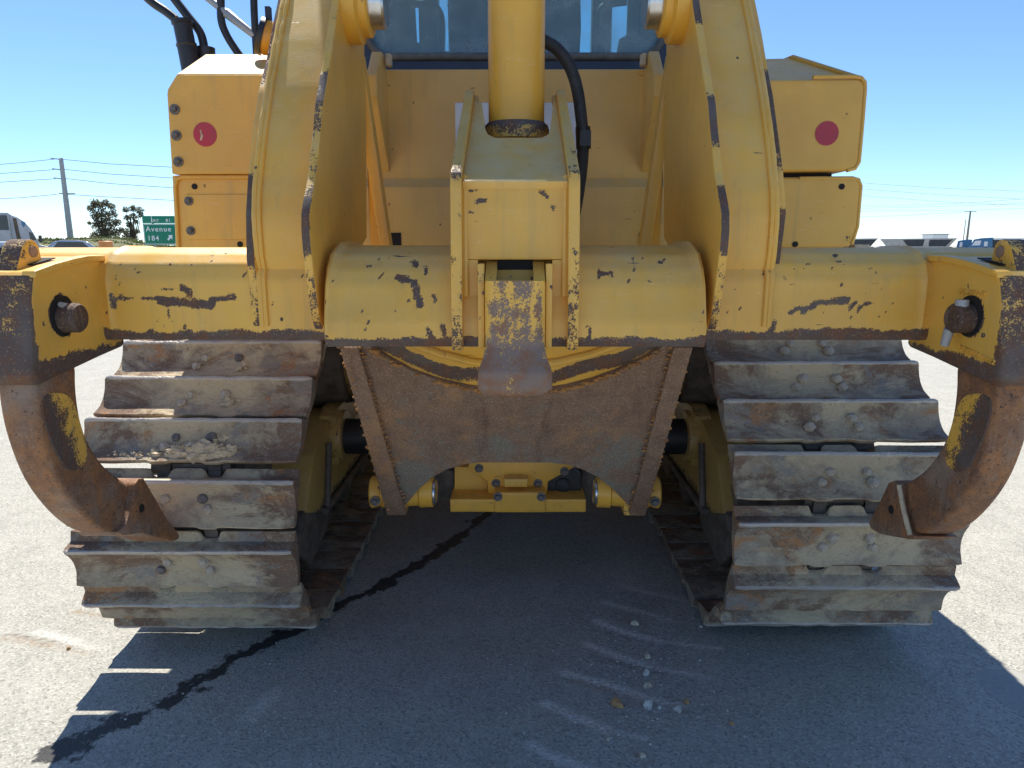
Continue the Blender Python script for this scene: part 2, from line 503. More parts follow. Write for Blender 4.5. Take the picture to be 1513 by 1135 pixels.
# ------------------------------------------------------------------ mesh helpers
class MB:
    """collects shapes in one bmesh"""

    def __init__(s):
        s.bm = bmesh.new()
        s.mi = 0

    def face(s, vs):
        try:
            f = s.bm.faces.new(vs)
            f.material_index = s.mi
            return f
        except ValueError:
            return None

    def prism(s, pts, vec):
        """pts: closed outline (3D); vec: extrusion"""
        vec = Vector(vec)
        a = [s.bm.verts.new(p) for p in pts]
        b = [s.bm.verts.new(Vector(p) + vec) for p in pts]
        n = len(pts)
        s.face(list(reversed(a)))
        s.face(b)
        for i in range(n):
            j = (i + 1) % n
            s.face([a[i], a[j], b[j], b[i]])
        return s

    def prism_x(s, yz, x0, x1):
        return s.prism([(x0, y, z) for y, z in yz], (x1 - x0, 0, 0))

    def box(s, x0, x1, y0, y1, z0, z1):
        return s.prism([(x0, y0, z0), (x1, y0, z0), (x1, y1, z0), (x0, y1, z0)], (0, 0, z1 - z0))

    def rings(s, rings, caps=True, closed=False):
        R = [[s.bm.verts.new(p) for p in r] for r in rings]
        n = len(R[0])
        m = len(R)
        for i in range(m if closed else m - 1):
            A, B = R[i], R[(i + 1) % m]
            for k in range(n):
                s.face([A[k], A[(k + 1) % n], B[(k + 1) % n], B[k]])
        if caps and not closed:
            s.face(list(reversed(R[0])))
            s.face(R[-1])
        return s

    def tube(s, path, rad, n=12, caps=True):
        path = [Vector(p) for p in path]
        rr = rad if isinstance(rad, (list, tuple)) else [rad] * len(path)
        rings = []
        up = None
        for i, p in enumerate(path):
            d = (path[min(i + 1, len(path) - 1)] - path[max(i - 1, 0)]).normalized()
            if up is None:
                up = Vector((0, 0, 1)) if abs(d.z) < 0.9 else Vector((1, 0, 0))
            a = d.cross(up).normalized()
            b = a.cross(d).normalized()
            up = b
            rings.append([p + a * rr[i] * cos(2 * pi * k / n) + b * rr[i] * sin(2 * pi * k / n) for k in range(n)])
        return s.rings(rings, caps)

    def cyl(s, p, q, r, n=24):
        return s.tube([p, q], r, n)

    def lathe(s, origin, axis, prof, n=28):
        """prof: (distance along axis, radius) list"""
        axis = Vector(axis).normalized()
        up = Vector((0, 0, 1)) if abs(axis.z) < 0.9 else Vector((1, 0, 0))
        a = axis.cross(up).normalized()
        b = axis.cross(a).normalized()
        o = Vector(origin)
        rings = [[o + axis * d + (a * cos(2 * pi * k / n) + b * sin(2 * pi * k / n)) * r for k in range(n)] for d, r in prof]
        return s.rings(rings, True)

    def blob(s, c, r, sub=2, jitter=0.25, sq=(1, 1, 1), seed=0):
        res = bmesh.ops.create_icosphere(s.bm, subdivisions=sub, radius=1.0)
        for v in res['verts']:
            d = 1 + jitter * noise.noise(v.co * 1.6 + Vector((seed * 3.1, seed * 1.7, 2.0))) + 0.35 * jitter * noise.noise(v.co * 4.5 + Vector((seed, 0, seed * 2.3)))
            v.co = Vector(c) + Vector((v.co.x * sq[0], v.co.y * sq[1], v.co.z * sq[2])) * r * d
        for f in {f for v in res['verts'] for f in v.link_faces}:
            f.material_index = s.mi
        return s

    def bevel(s, off, seg=2, ang=30):
        bmesh.ops.remove_doubles(s.bm, verts=s.bm.verts, dist=1e-5)
        bmesh.ops.recalc_face_normals(s.bm, faces=s.bm.faces)
        es = [e for e in s.bm.edges if len(e.link_faces) == 2 and e.calc_face_angle(0) > radians(ang)]
        bmesh.ops.bevel(s.bm, geom=es, offset=off, segments=seg, affect='EDGES', profile=0.6, clamp_overlap=True)
        return s

    def refine(s, L, it=7):
        for _ in range(it):
            bmesh.ops.triangulate(s.bm, faces=[f for f in s.bm.faces if len(f.verts) > 3])
            es = [e for e in s.bm.edges if e.calc_length() > L]
            if not es:
                break
            bmesh.ops.subdivide_edges(s.bm, edges=es, cuts=1)
        bmesh.ops.triangulate(s.bm, faces=[f for f in s.bm.faces if len(f.verts) > 3])
        return s


def children_inv(o, parent):
    o.parent = parent
    m = Matrix.Translation(parent.location)
    p = parent
    o.matrix_parent_inverse = WORLD_OF[parent.name].inverted()


WORLD_OF = {}


def link(name, me, parent=None, mw=None):
    o = bpy.data.objects.new(name, me)
    COL.objects.link(o)
    if mw is not None:
        o.matrix_basis = mw
    WORLD_OF[o.name] = mw.copy() if mw is not None else Matrix.Identity(4)
    if parent is not None:
        o.parent = parent
        o.matrix_parent_inverse = WORLD_OF[parent.name].inverted()
    return o


def obj(name, mb, mats, parent=None, wear=None, smooth=35, mw=None, origin=None):
    bm = mb.bm
    bmesh.ops.recalc_face_normals(bm, faces=bm.faces)
    bm.normal_update()
    me = bpy.data.meshes.new(name)
    bm.to_mesh(me)
    bm.free()
    for m in (mats if isinstance(mats, (list, tuple)) else [mats]):
        me.materials.append(m)
    if wear is not None:
        at_ = me.attributes.new('wear', 'FLOAT', 'CORNER')
        vals = [0.0] * len(me.loops)
        for p in me.polygons:
            nrm = p.normal
            for li in p.loop_indices:
                vals[li] = wear(me.vertices[me.loops[li].vertex_index].co, nrm)
        at_.data.foreach_set('value', vals)
    if smooth:
        me.polygons.foreach_set('use_smooth', [True] * len(me.polygons))
        me.set_sharp_from_angle(angle=radians(smooth))
    if origin is not None:
        org = Vector(origin)
        me.transform(Matrix.Translation(-org))
        mw = Matrix.Translation(org)
    return link(name, me, parent, mw)


def empty(name, loc, label=None, cat=None, group=None, parent=None):
    o = link(name, None, parent, Matrix.Translation(Vector(loc)))
    o.empty_display_size = 0.2
    tag(o, label, cat, group)
    return o


def tag(o, label=None, cat=None, group=None, kind=None):
    if label:
        o['label'] = label
    if cat:
        o['category'] = cat
    if group:
        o['group'] = group
    if kind:
        o['kind'] = kind
    return o


def instance(src, parent, mw, name=None):
    c = src.copy()
    COL.objects.link(c)
    c.matrix_basis = mw
    WORLD_OF[c.name] = mw.copy()
    c.parent = parent
    if parent is not None:
        c.matrix_parent_inverse = WORLD_OF[parent.name].inverted()
    return c


def smoothstep(a, b, x):
    t = max(0.0, min(1.0, (x - a) / (b - a)))
    return t * t * (3 - 2 * t)


def seg_d(px, py, ax, ay, bx, by):
    dx, dy = bx - ax, by - ay
    L = dx * dx + dy * dy
    t = 0 if L == 0 else max(0, min(1, ((px - ax) * dx + (py - ay) * dy) / L))
    return hypot(px - ax - t * dx, py - ay - t * dy)


# ------------------------------------------------------------------ ground
def build_ground():
    def axis(lo, hi, step, far_lo, far_hi):
        a = []
        x = lo
        while x < hi - 1e-6:
            a.append(x)
            x += step
        a.append(hi)
        g = step
        x = hi
        while x < far_hi:
            g *= 1.35
            x = min(x + g, far_hi)
            a.append(x)
        g = step
        x = lo
        while x > far_lo:
            g *= 1.35
            x = max(x - g, far_lo)
            a.insert(0, x)
        return a
    xs = axis(-1.55, 1.6, 0.0125, -2500, 2500)
    ys = axis(1.0, 3.1, 0.0125, -600, 4000)
    nx, ny = len(xs), len(ys)
    verts = [(x, y, 0) for y in ys for x in xs]
    faces = [(j * nx + i, j * nx + i + 1, (j + 1) * nx + i + 1, (j + 1) * nx + i) for j in range(ny - 1) for i in range(nx - 1)]
    me = bpy.data.meshes.new('ground')
    me.from_pydata(verts, [], faces)
    me.materials.append(M['ground'])
    G = lambda u, v: on_ground(u, v)
    oil = []
    pl = [(85, 1112, 17), (125, 1088, 14), (165, 1078, 13), (200, 1062, 13), (232, 1048, 14), (262, 1030, 8), (292, 1012, 14), (325, 990, 15), (352, 972, 9), (385, 955, 11), (420, 938, 12),
          (470, 915, 8), (512, 890, 10), (540, 878, 7), (575, 858, 12), (610, 838, 10), (640, 822, 13), (670, 800, 11), (700, 778, 8), (720, 758, 8), (740, 740, 6)]
    pl = [(G(u, v), r * 0.0019) for u, v, r in pl]
    extra = [(345, 1007, 5), (255, 1040, 9), (215, 1040, 4), (560, 835, 5), (690, 770, 9), (130, 1045, 6), (110, 1105, 12), (500, 905, 5), (410, 975, 4), (455, 930, 6)]
    extra = [(G(u, v), r * 0.0016) for u, v, r in extra]
    chalk = [((835, 995), (900, 1012), (950, 1030), (1010, 1042), 1.0, 10), ((868, 952), (910, 968), (960, 985), (1045, 1000), 0.9, 9), ((882, 918), (925, 935), (975, 948), (1065, 958), 0.95, 10),
             ((895, 890), (940, 903), (990, 915), (1040, 922), 0.75, 9), ((808, 1040), (850, 1060), (900, 1078), (955, 1092), 0.95, 10), ((785, 1100), (815, 1118), (850, 1130), (880, 1140), 0.75, 9),
             ((920, 865), (960, 876), (1000, 884), (1020, 888), 0.5, 8), ((370, 1060), (385, 1045), (400, 1030), (410, 1020), 0.45, 16), ((55, 935), (90, 945), (110, 952), (140, 960), 0.45, 12)]
    ch = []
    for a, b, c, d, s, w in chalk:
        P = [G(*a), G(*b), G(*c), G(*d)]
        for i in range(3):
            ch.append((P[i], P[i + 1], s * (1, 1, 0.8)[i], w * 0.0019 * (1, 1, 0.6)[i]))
    dirt = [(G(845, 1003), G(940, 1030), 0.7, 0.022), (G(0, 942), G(75, 955), 0.8, 0.022), (G(75, 955), G(130, 968), 0.4, 0.02), (G(820, 1050), G(935, 1088), 0.45, 0.03), (G(110, 905), G(185, 915), 0.9, 0.018),
            (G(990, 1035), G(1010, 1050), 0.6, 0.02), (G(925, 915), G(955, 928), 0.7, 0.016), (G(935, 1110), G(955, 1125), 0.5, 0.02)]
    dark = [(G(0, 938), G(80, 950), 0.9, 0.008), (G(80, 950), G(125, 963), 0.5, 0.006), (G(875, 970), G(975, 993), 0.55, 0.012), (G(895, 935), G(1000, 955), 0.5, 0.012), (G(930, 905), G(1045, 922), 0.45, 0.012)]
    seal = [G(1443, 992), G(1462, 985), G(1513, 990), G(1600, 1010), G(1600, 1060), G(1513, 1050), G(1475, 1037), G(1450, 1012)]

    def inside(x, y, poly):
        c = False
        j = len(poly) - 1
        for i in range(len(poly)):
            a, b = poly[i], poly[j]
            if (a.y > y) != (b.y > y) and x < (b.x - a.x) * (y - a.y) / (b.y - a.y) + a.x:
                c = not c
            j = i
        return c
    n = len(verts)
    A = {k: [0.0] * n for k in ('splash', 'oil', 'chalk', 'dirt', 'dark', 'seal')}
    for k, (x, y, z) in enumerate(verts):
        if not (-1.6 < x < 1.7 and 0.95 < y < 3.15):
            continue
        o = 0.0
        sp_ = 0.0
        for i in range(len(pl) - 1):
            (p, r), (q, r2) = pl[i], pl[i + 1]
            if min(p.x, q.x) - 0.15 < x < max(p.x, q.x) + 0.15 and min(p.y, q.y) - 0.15 < y < max(p.y, q.y) + 0.15:
                d = seg_d(x, y, p.x, p.y, q.x, q.y)
                sp_ = max(sp_, (1 - smoothstep(0.02, 0.10, d)) * (0.5 + 0.9 * noise.noise(Vector((x * 9, y * 9, 8)))))
                o = max(o, (0.97 + 0.62 * noise.noise(Vector((x * 14, y * 14, 5))) + 0.25 * noise.noise(Vector((x * 40, y * 40, 9)))) - 0.36 * d / (0.5 * (r + r2)))
        for p, r in extra:
            d = hypot(x - p.x, y - p.y)
            if d < 3 * r:
                o = max(o, 1.0 - 0.62 * d / r)
        A['oil'][k] = max(0.0, o)
        A['splash'][k] = sp_
        for key, L in (('chalk', ch), ('dirt', dirt), ('dark', dark)):
            w = 0.0
            for p, q, s, r in L:
                if min(p.x, q.x) - 0.1 < x < max(p.x, q.x) + 0.1 and min(p.y, q.y) - 0.1 < y < max(p.y, q.y) + 0.1:
                    w = max(w, s * (1 - smoothstep(0.15, 1.0, seg_d(x, y, p.x, p.y, q.x, q.y) / (r * 1.3))))
            A[key][k] = w
        if x > 1.0 and inside(x, y, seal):
            A['seal'][k] = 1.0
    for key, v in A.items():
        a = me.attributes.new(key, 'FLOAT', 'POINT')
        a.data.foreach_set('value', v)
    o = link('ground', me)
    tag(o, 'pale worn asphalt yard with a dark oil trail and chalky scrape marks', None, None, 'structure')


build_ground()

# ================================================================== BULLDOZER
DOZ = empty('bulldozer', (0, 3.3, 0), 'worn yellow bulldozer seen from behind, with a two-shank ripper over its steel tracks', 'bulldozer')

# ---- running gear
GAUGE, SHW = 0.90, 0.61
C1, C2, C3 = (2.12, 0.402), (2.63, 0.80), (4.75, 0.402)
RP, PITCHT = 0.30, 0.1455


def track_path():
    """closed list of points on the pin line, clockwise seen from +x: bottom run forward ... returns dense polyline starting at rear idler bottom going up the back"""
    pts = []
    cs = [C1, C2, C3]

    def tang(a, b):
        # outer tangent normal on the left of travel a->b (equal radii)
        dx, dy = b[0] - a[0], b[1] - a[1]
        L = hypot(dx, dy)
        return (-dy / L, dx / L)
    nrm = [tang(C1, C2), tang(C2, C3), tang(C3, C1)]
    angs = [atan2(n[1], n[0]) for n in nrm]
    seqs = []
    for i, c in enumerate(cs):
        a0 = angs[i - 1]
        a1 = angs[i]
        while a1 > a0:
            a1 -= 2 * pi
        k = max(6, int(abs(a1 - a0) / 0.03))
        for q in range(k + 1):
            a = a0 + (a1 - a0) * q / k
            pts.append((c[0] + RP * cos(a), c[1] + RP * sin(a)))
    return pts


PATH = track_path()
cum = [0.0]
for i in range(len(PATH)):
    a, b = PATH[i], PATH[(i + 1) % len(PATH)]
    cum.append(cum[-1] + hypot(b[0] - a[0], b[1] - a[1]))
LOOP = cum[-1]
NSH = round(LOOP / PITCHT)
PT = LOOP / NSH


def path_at(s):
    s %= LOOP
    lo, hi = 0, len(PATH)
    while hi - lo > 1:
        m = (lo + hi) // 2
        if cum[m] <= s:
            lo = m
        else:
            hi = m
    a, b = PATH[lo], PATH[(lo + 1) % len(PATH)]
    L = cum[lo + 1] - cum[lo]
    f = 0 if L < 1e-9 else (s - cum[lo]) / L
    return Vector((0, a[0] + (b[0] - a[0]) * f, a[1] + (b[1] - a[1]) * f))


def shoe_mesh():
    """one single-grouser shoe: local x = width, y = along travel, z = outward (0 at the plate's link side)"""
    hw = SHW / 2
    xs = [-hw, -hw + 0.012, -hw + 0.03, -0.2, -0.115, -0.104, -0.096, -0.088, -0.060, -0.052, -0.045, -0.036, -0.018, 0, 0.018, 0.036, 0.045, 0.052, 0.060, 0.088, 0.096, 0.104, 0.115, 0.2, hw - 0.03, hw - 0.012, hw]
    mb = MB()
    rings = []
    for i, x in enumerate(xs):
        ax = abs(x)
        cut = smoothstep(0.040, 0.056, ax) * (1 - smoothstep(0.092, 0.106, ax))      # link clearance in the leading edge
        tr = -0.012 - 0.003 * smoothstep(0.115, 0.2, ax) * (1 - smoothstep(0.27, hw, ax)) - 0.005 * cut + 0.0012 * noise.noise(Vector((x * 14, 1.3, 0)))
        jit = 0.0013 * noise.noise(Vector((x * 22, 0.3, 0)))
        e1 = i in (0, len(xs) - 1)
        lead = PT - 0.004 - 0.024 * cut
        tip = 0.056 + jit * 2 - (0.004 if e1 else 0)
        e = 0.004 if e1 else 0.0
        prof = [(tr + 0.004, 0.006), (tr - 0.003, 0.016), (tr - 0.004, 0.0265), (tr - 0.001, 0.029), (tr + 0.006, 0.0265), (0.020, 0.0190), (0.036, 0.0195), (0.052, 0.0225), (0.069, 0.030), (0.084, 0.040), (0.095, 0.050), (0.0985, tip - 0.001), (0.102, tip), (0.107, tip - 0.001), (0.1095, tip - 0.006), (0.1135, 0.032), (0.1165, 0.017),
                (max(lead, 0.1170), 0.009), (max(lead, 0.1170), 0.001), (0.09, -0.004), (0.05, -0.004)]
        rings.append([Vector((x, y, z + jit - e * 0.3)) for y, z in prof])
    mb.rings(rings)
    return mb


shoe_proto_me = None


def frame_at(s0, s1, X):
    p, q = path_at(s0), path_at(s1)
    d = (q - p).normalized()
    n = Vector((0, -d.z, d.y))       # outward (left of travel in the y-z plane)
    if True:
        o = p + n * 0.044 + Vector((X, 0, 0))
    m = Matrix(((1, 0, 0, o.x), (0, d.y, n.y, o.y), (0, d.z, n.z, o.z), (0, 0, 0, 1)))
    return m


def bolt_mesh(r=0.0125, h=0.012, mud=False):
    mb = MB()
    if mud:
        mb.blob((0, 0, h * 0.3), r * 1.1, 2, 0.4, (1.05, 1, 0.75), random.uniform(0, 50))
        return mb
    prof = [(0, r * 1.05), (h * 0.55, r), (h * 0.85, r * 0.8), (h, r * 0.35)]
    mb.lathe((0, 0, 0), (0, 0, 1), prof, 10)
    return mb


def hexbolt(r=0.012, h=0.010):
    mb = MB()
    mb.lathe((0, 0, 0), (0, 0, 1), [(0, r * 1.75), (0.0025, r * 1.75)], 20)
    mb.lathe((0, 0, 0.0025), (0, 0, 1), [(0, r), (h, r), (h + 0.0015, r * 0.85)], 6)
    return mb


def build_track(side, tip_angle):
    X = side * GAUGE
    # chain of links as the track part itself
    mb = MB()
    # find s of the grouser tip on the rear idler at the wanted angle
    best = min(range(2000), key=lambda k: abs(((atan2(path_at(LOOP * k / 2000).z - C1[1], path_at(LOOP * k / 2000).y - C1[0]) - tip_angle + pi) % (2 * pi)) - pi)
               + (0 if hypot(path_at(LOOP * k / 2000).z - C1[1], path_at(LOOP * k / 2000).y - C1[0]) < RP + 0.01 else 9))
    s_tip = LOOP * best / 2000
    s00 = s_tip - 0.102
    for k in range(NSH):
        m = frame_at(s00 + k * PT, s00 + (k + 1) * PT, X)
        for sx in (-0.07, 0.07):
            pts = [(-0.045, 0.0), (-0.035, -0.05), (0.0, -0.062), (0.10, -0.062), (PT + 0.02, -0.05), (PT + 0.02, -0.012), (PT - 0.01, 0.0)]
            a = [m @ Vector((sx - 0.018 + (0.012 if 0 else 0), y + 0.02, z - 0.0045)) for y, z in pts]
            mb.prism(a, (0.036, 0, 0))
        p = m @ Vector((0, 0.0, -0.03))
        mb.tube([p + Vector((-0.11, 0, 0)), p + Vector((0.11, 0, 0))], 0.024, 10)
    tr = obj('track', mb, M['chain'], DOZ, origin=(X, 3.3, 0.0))
    global shoe_proto_me
    proto = None
    bolt_me = None
    for k in range(NSH):
        m = frame_at(s00 + k * PT, s00 + (k + 1) * PT, X)
        # slight individual wear / misalignment
        m = m @ Matrix.Translation((random.uniform(-0.004, 0.004), 0, 0)) @ Matrix.Rotation(random.uniform(-0.006, 0.006), 4, 'Z')
        if shoe_proto_me is None:
            sh = obj('track_shoe', shoe_mesh(), M['shoe'], tr, mw=m, smooth=32)
            shoe_proto_me = sh.data
        else:
            sh = link('track_shoe', shoe_proto_me, tr, m)
        c = m @ Vector((0, 0.05, 0.03))
        if c.y < 2.62 and c.z > 0.30:
            for bx, by in ((-0.068, 0.020 + 0.012), (0.068, 0.032), (-0.045, 0.060), (0.055, 0.060)):
                mudded = random.random() < 0.8
                zz = 0.0185 if by < 0.05 else 0.0245
                bm_ = m @ Matrix.Translation((bx, by, zz)) @ Matrix.Rotation(random.random(), 4, 'Z') @ Matrix.Scale(random.uniform(0.85, 1.2), 4)
                key = 'bolt_me_m%d' % random.randint(0, 4) if mudded else 'bolt_me'
                if key not in CACHE:
                    b = obj('shoe_bolt', bolt_mesh(mud=mudded), M['mudbolt'] if mudded else M['bolt'], tr, mw=bm_)
                    CACHE[key] = b.data
                else:
                    link('shoe_bolt', CACHE[key], tr, bm_)
    return tr, s00


CACHE = {}
TRK = {}
for side, ang in ((-1, radians(180)), (1, radians(168))):
    TRK[side] = build_track(side, ang)


def near_shoe_frames(side):
    tr, s00 = TRK[side]
    out = []
    for k in range(NSH):
        m = frame_at(s00 + k * PT, s00 + (k + 1) * PT, side * GAUGE)
        out.append(m)
    return out


for side in (-1, 1):
    s = side
    mb = MB()
    prof = [(2.10, 0.36), (2.22, 0.52), (2.45, 0.60), (2.62, 0.60), (2.75, 0.50), (4.2, 0.50), (4.45, 0.46), (4.72, 0.36), (4.6, 0.29), (2.28, 0.29)]
    mb.prism_x(prof, s * 0.665, s * 1.03)
    mb.bevel(0.012, 2)
    rf = obj('roller_frame', mb, M['grubby'], DOZ, wear=lambda co, n: 0.22 + 0.5 * (1 - smoothstep(0.28, 0.36, co.z)))
    mb = MB()   # dark joint strips on the inner face of the frame
    for (a, b) in (((2.30, 0.30), (2.36, 0.52)), ((2.27, 0.30), (3.0, 0.30))):
        d = Vector((0, b[0] - a[0], b[1] - a[1]))
        mb.tube([(s * 0.655, a[0], a[1]), (s * 0.655, b[0], b[1])], 0.012, 8)
    obj('frame_rib', mb, M['chain'], rf)
    for k in range(7):
        y = 2.42 + k * 0.34
        mb = MB()
        mb.lathe((s * 0.70, y, 0.245), (s, 0, 0), [(0, 0.05), (0.0, 0.085), (0.04, 0.085), (0.05, 0.105), (0.075, 0.105), (0.085, 0.085), (0.31, 0.085), (0.32, 0.105), (0.345, 0.105), (0.36, 0.085), (0.40, 0.085), (0.40, 0.05)], 20)
        obj('track_roller', mb, M['chain'], rf)
    for c, nm, r in ((C1, 'rear_idler', 0.245), (C3, 'front_idler', 0.245)):
        mb = MB()
        mb.lathe((s * 0.80, c[0], c[1]), (s, 0, 0), [(0, 0.06), (0, r * 0.8), (0.03, r), (0.17, r), (0.20, r * 0.8), (0.20, 0.06)], 32)
        mb.lathe((s * 0.70, c[0], c[1]), (s, 0, 0), [(0, 0.05), (0.40, 0.05)], 16)
        obj(nm, mb, M['chain'], DOZ)
    mb = MB()
    nt = 24
    ring = []
    for k in range(nt * 4):
        a = 2 * pi * k / (nt * 4)
        rr = 0.285 if (k % 4) in (0, 1) else 0.245
        ring.append((C2[0] + rr * cos(a), C2[1] + rr * sin(a)))
    mb.prism_x(ring, s * 0.86, s * 0.94)
    mb.lathe((s * 0.62, C2[0], C2[1]), (s, 0, 0), [(0, 0.05), (0, 0.19), (0.22, 0.22), (0.24, 0.15), (0.42, 0.13), (0.42, 0.04)], 28)
    obj('drive_sprocket', mb, M['chain'], DOZ)
    # final drive housing (yellow, grubby)
    mb = MB()
    mb.lathe((s * 0.36, C2[0] + 0.05, C2[1] + 0.02), (s, 0, 0), [(0, 0.24), (0.12, 0.24), (0.14, 0.20), (0.30, 0.21)], 32)
    mb.prism_x([(2.42, 0.90), (2.50, 1.06), (2.95, 1.06), (3.05, 0.70), (2.85, 0.56), (2.55, 0.60)], s * 0.40, s * 0.60)
    mb.bevel(0.01, 2, 40)
    obj('final_drive', mb, M['grubby'], DOZ, wear=lambda co, n: 0.42)
    # pivot shaft with its hub
    y0, z0 = 2.50, 0.505
    mb = MB()
    mb.cyl((s * 0.30, y0, z0), (s * 0.66, y0, z0), 0.066, 28)
    ps = obj('pivot_shaft', mb, M['black'], DOZ)
    mb = MB()
    mb.lathe((s * 0.625, y0, z0), (s, 0, 0), [(0, 0.07), (0, 0.095), (0.02, 0.10), (0.045, 0.10), (0.045, 0.07)], 28)
    mb.prism_x([(2.42, 0.42), (2.42, 0.60), (2.47, 0.625), (2.56, 0.625), (2.58, 0.42)], s * 0.640, s * 0.70)
    obj('pivot_hub', mb, M['grubby'], ps, wear=lambda co, n: 0.36)
    # idler yoke guard near the rear, dark
    mb = MB()
    mb.prism_x([(2.02, 0.26), (2.08, 0.36), (2.22, 0.40), (2.40, 0.30), (2.34, 0.20), (2.14, 0.16)], s * 0.672, s * 0.70)
    mb.bevel(0.006, 2)
    obj('idler_guard', mb, M['chain'], DOZ)

# ---- main case and belly
mb = MB()
mb.prism_x([(2.62, 0.52), (2.48, 0.75), (2.48, 1.22), (4.6, 1.25), (4.9, 0.9), (4.7, 0.42), (2.85, 0.40)], -0.36, 0.36)
mb.bevel(0.02, 2)
obj('main_case', mb, M['grubby'], DOZ, wear=lambda co, n: 0.34)
mb = MB()
mb.prism_x([(3.9, 1.2), (3.9, 1.95), (5.3, 1.85), (5.5, 1.7), (5.5, 0.7), (4.6, 0.6)], -0.42, 0.42)
mb.bevel(0.03, 2)
obj('hood', mb, M['panel'], DOZ, wear=lambda co, n: 0.12)
for s in (-1, 1):
    mb = MB()
    mb.box(s * 0.37, s * 0.80, 2.335, 4.6, 1.262, 1.30)
    mb.box(s * 0.505, s * 0.74, 2.19, 2.3345, 1.262, 1.30)
    mb.box(s * 0.425, s * 0.80, 4.6005, 5.4, 1.262, 1.30)
    obj('sun_block_plate', mb, M['panel'], DOZ, wear=lambda co, n: 0.2)  # added plates that block sun leaking between side boxes and hood
# dozer blade far in front
mb = MB()
cur = [(6.05 - 0.22 * sin(pi * k / 10.0), 0.05 + 1.15 * k / 10.0) for k in range(11)]
outl = cur + [(y + 0.05, z) for y, z in reversed(cur)]
mb.prism_x(outl, -1.55, 1.55)
bl = obj('blade', mb, M['paint'], DOZ, wear=lambda co, n: 0.35)
for s in (-1, 1):
    mb = MB()
    mb.tube([(s * 1.32, 3.2, 0.34), (s * 1.32, 5.9, 0.22)], 0.075, 10)
    mb.tube([(s * 1.0, 3.2, 0.34), (s * 1.36, 3.2, 0.34)], 0.05, 10)
    obj('push_arm', mb, M['paint'], DOZ, wear=lambda co, n: 0.3)

# ---- ripper beam
prof_out = [(1.495, 1.000), (1.490, 1.010), (1.490, 1.060), (1.490, 1.128), (1.502, 1.160), (1.530, 1.184), (1.575, 1.195), (1.690, 1.195), (1.718, 1.172), (1.722, 1.08), (1.722, 1.010), (1.712, 0.998)]
prof_mid = [(1.392, 1.000), (1.384, 1.012), (1.388, 1.050), (1.412, 1.122), (1.432, 1.152), (1.465, 1.180), (1.530, 1.200), (1.690, 1.200), (1.718, 1.172), (1.722, 1.08), (1.722, 1.010), (1.712, 0.998)]
SUBS = [3, 5, 7, 4, 4, 4, 6, 3, 3, 3, 2, 8]


def subdiv_prof(P):
    out = []
    for i in range(len(P)):
        a, b = P[i], P[(i + 1) % len(P)]
        for k in range(SUBS[i]):
            f = k / SUBS[i]
            out.append((a[0] + (b[0] - a[0]) * f, a[1] + (b[1] - a[1]) * f))
    return out


PO, PM_ = subdiv_prof(prof_out), subdiv_prof(prof_mid)


def beam_xz(u, v):
    Y = 1.49 if abs(u - CX) > 285 else 1.40
    p = at(u, v, Y)
    return p.x, p.z


strokes = []
for (u1, v1, u2, v2, w, s) in [
    (208, 442, 240, 441, 4, .75), (238, 446, 312, 449, 8, .95), (312, 442, 345, 438, 5, .8), (165, 440, 190, 442, 3, .6), (163, 437, 168, 452, 6, .8), (268, 425, 280, 432, 7, .8), (232, 425, 262, 430, 3, .55),
    (170, 410, 174, 420, 3, .7), (178, 434, 182, 430, 3, .6), (212, 420, 216, 430, 3, .5), (245, 455, 252, 475, 3, .6), (220, 490, 226, 505, 6, .8), (272, 484, 280, 490, 5, .7), (230, 475, 240, 482, 3, .6),
    (150, 455, 156, 462, 2, .6), (196, 398, 204, 404, 3, .6), (300, 378, 330, 374, 2, .5),
    (583, 410, 606, 416, 5, .85), (610, 418, 622, 452, 6, .95), (605, 388, 610, 392, 5, .8), (624, 396, 627, 405, 4, .8), (640, 440, 643, 443, 5, .8), (535, 395, 560, 388, 2, .55), (632, 485, 640, 497, 5, .8), (655, 480, 658, 492, 5, .8), (540, 490, 546, 475, 2, .7),
    (886, 402, 908, 408, 4, .85), (940, 383, 942, 392, 3, .6), (985, 388, 992, 382, 3, .6), (868, 480, 872, 505, 3, .9), (1010, 510, 1025, 505, 10, .95), (958, 418, 966, 414, 3, .6),
    (1166, 460, 1200, 450, 4, .85), (1186, 460, 1210, 447, 5, .9), (1205, 446, 1252, 444, 5, .95), (1253, 458, 1264, 446, 4, .85), (1268, 455, 1284, 446, 4, .8), (1286, 446, 1291, 452, 3, .6), (1135, 505, 1143, 475, 6, .9), (1330, 500, 1332, 487, 4, .7),
    (1300, 430, 1303, 428, 3, .6), (1190, 395, 1200, 390, 3, .6), (1240, 385, 1250, 390, 3, .6), (1355, 495, 1358, 505, 4, .8), (1170, 497, 1172, 503, 5, .8), (1262, 497, 1272, 503, 4, .75)]:
    a, b = beam_xz(u1, v1), beam_xz(u2, v2)
    strokes.append((a[0], a[1], b[0], b[1], w * 0.00125, s))
rnd0 = random.Random(21)
for k in range(95):
    x_ = rnd0.uniform(-0.86, 0.86)
    z_ = rnd0.uniform(1.03, 1.185)
    a_ = rnd0.uniform(-0.6, 2.0)
    l_ = rnd0.choice([0.001, 0.003, 0.006, 0.014])
    strokes.append((x_, z_, x_ + l_ * cos(a_), z_ + l_ * sin(a_), rnd0.uniform(0.0018, 0.0034), rnd0.uniform(.6, .85)))


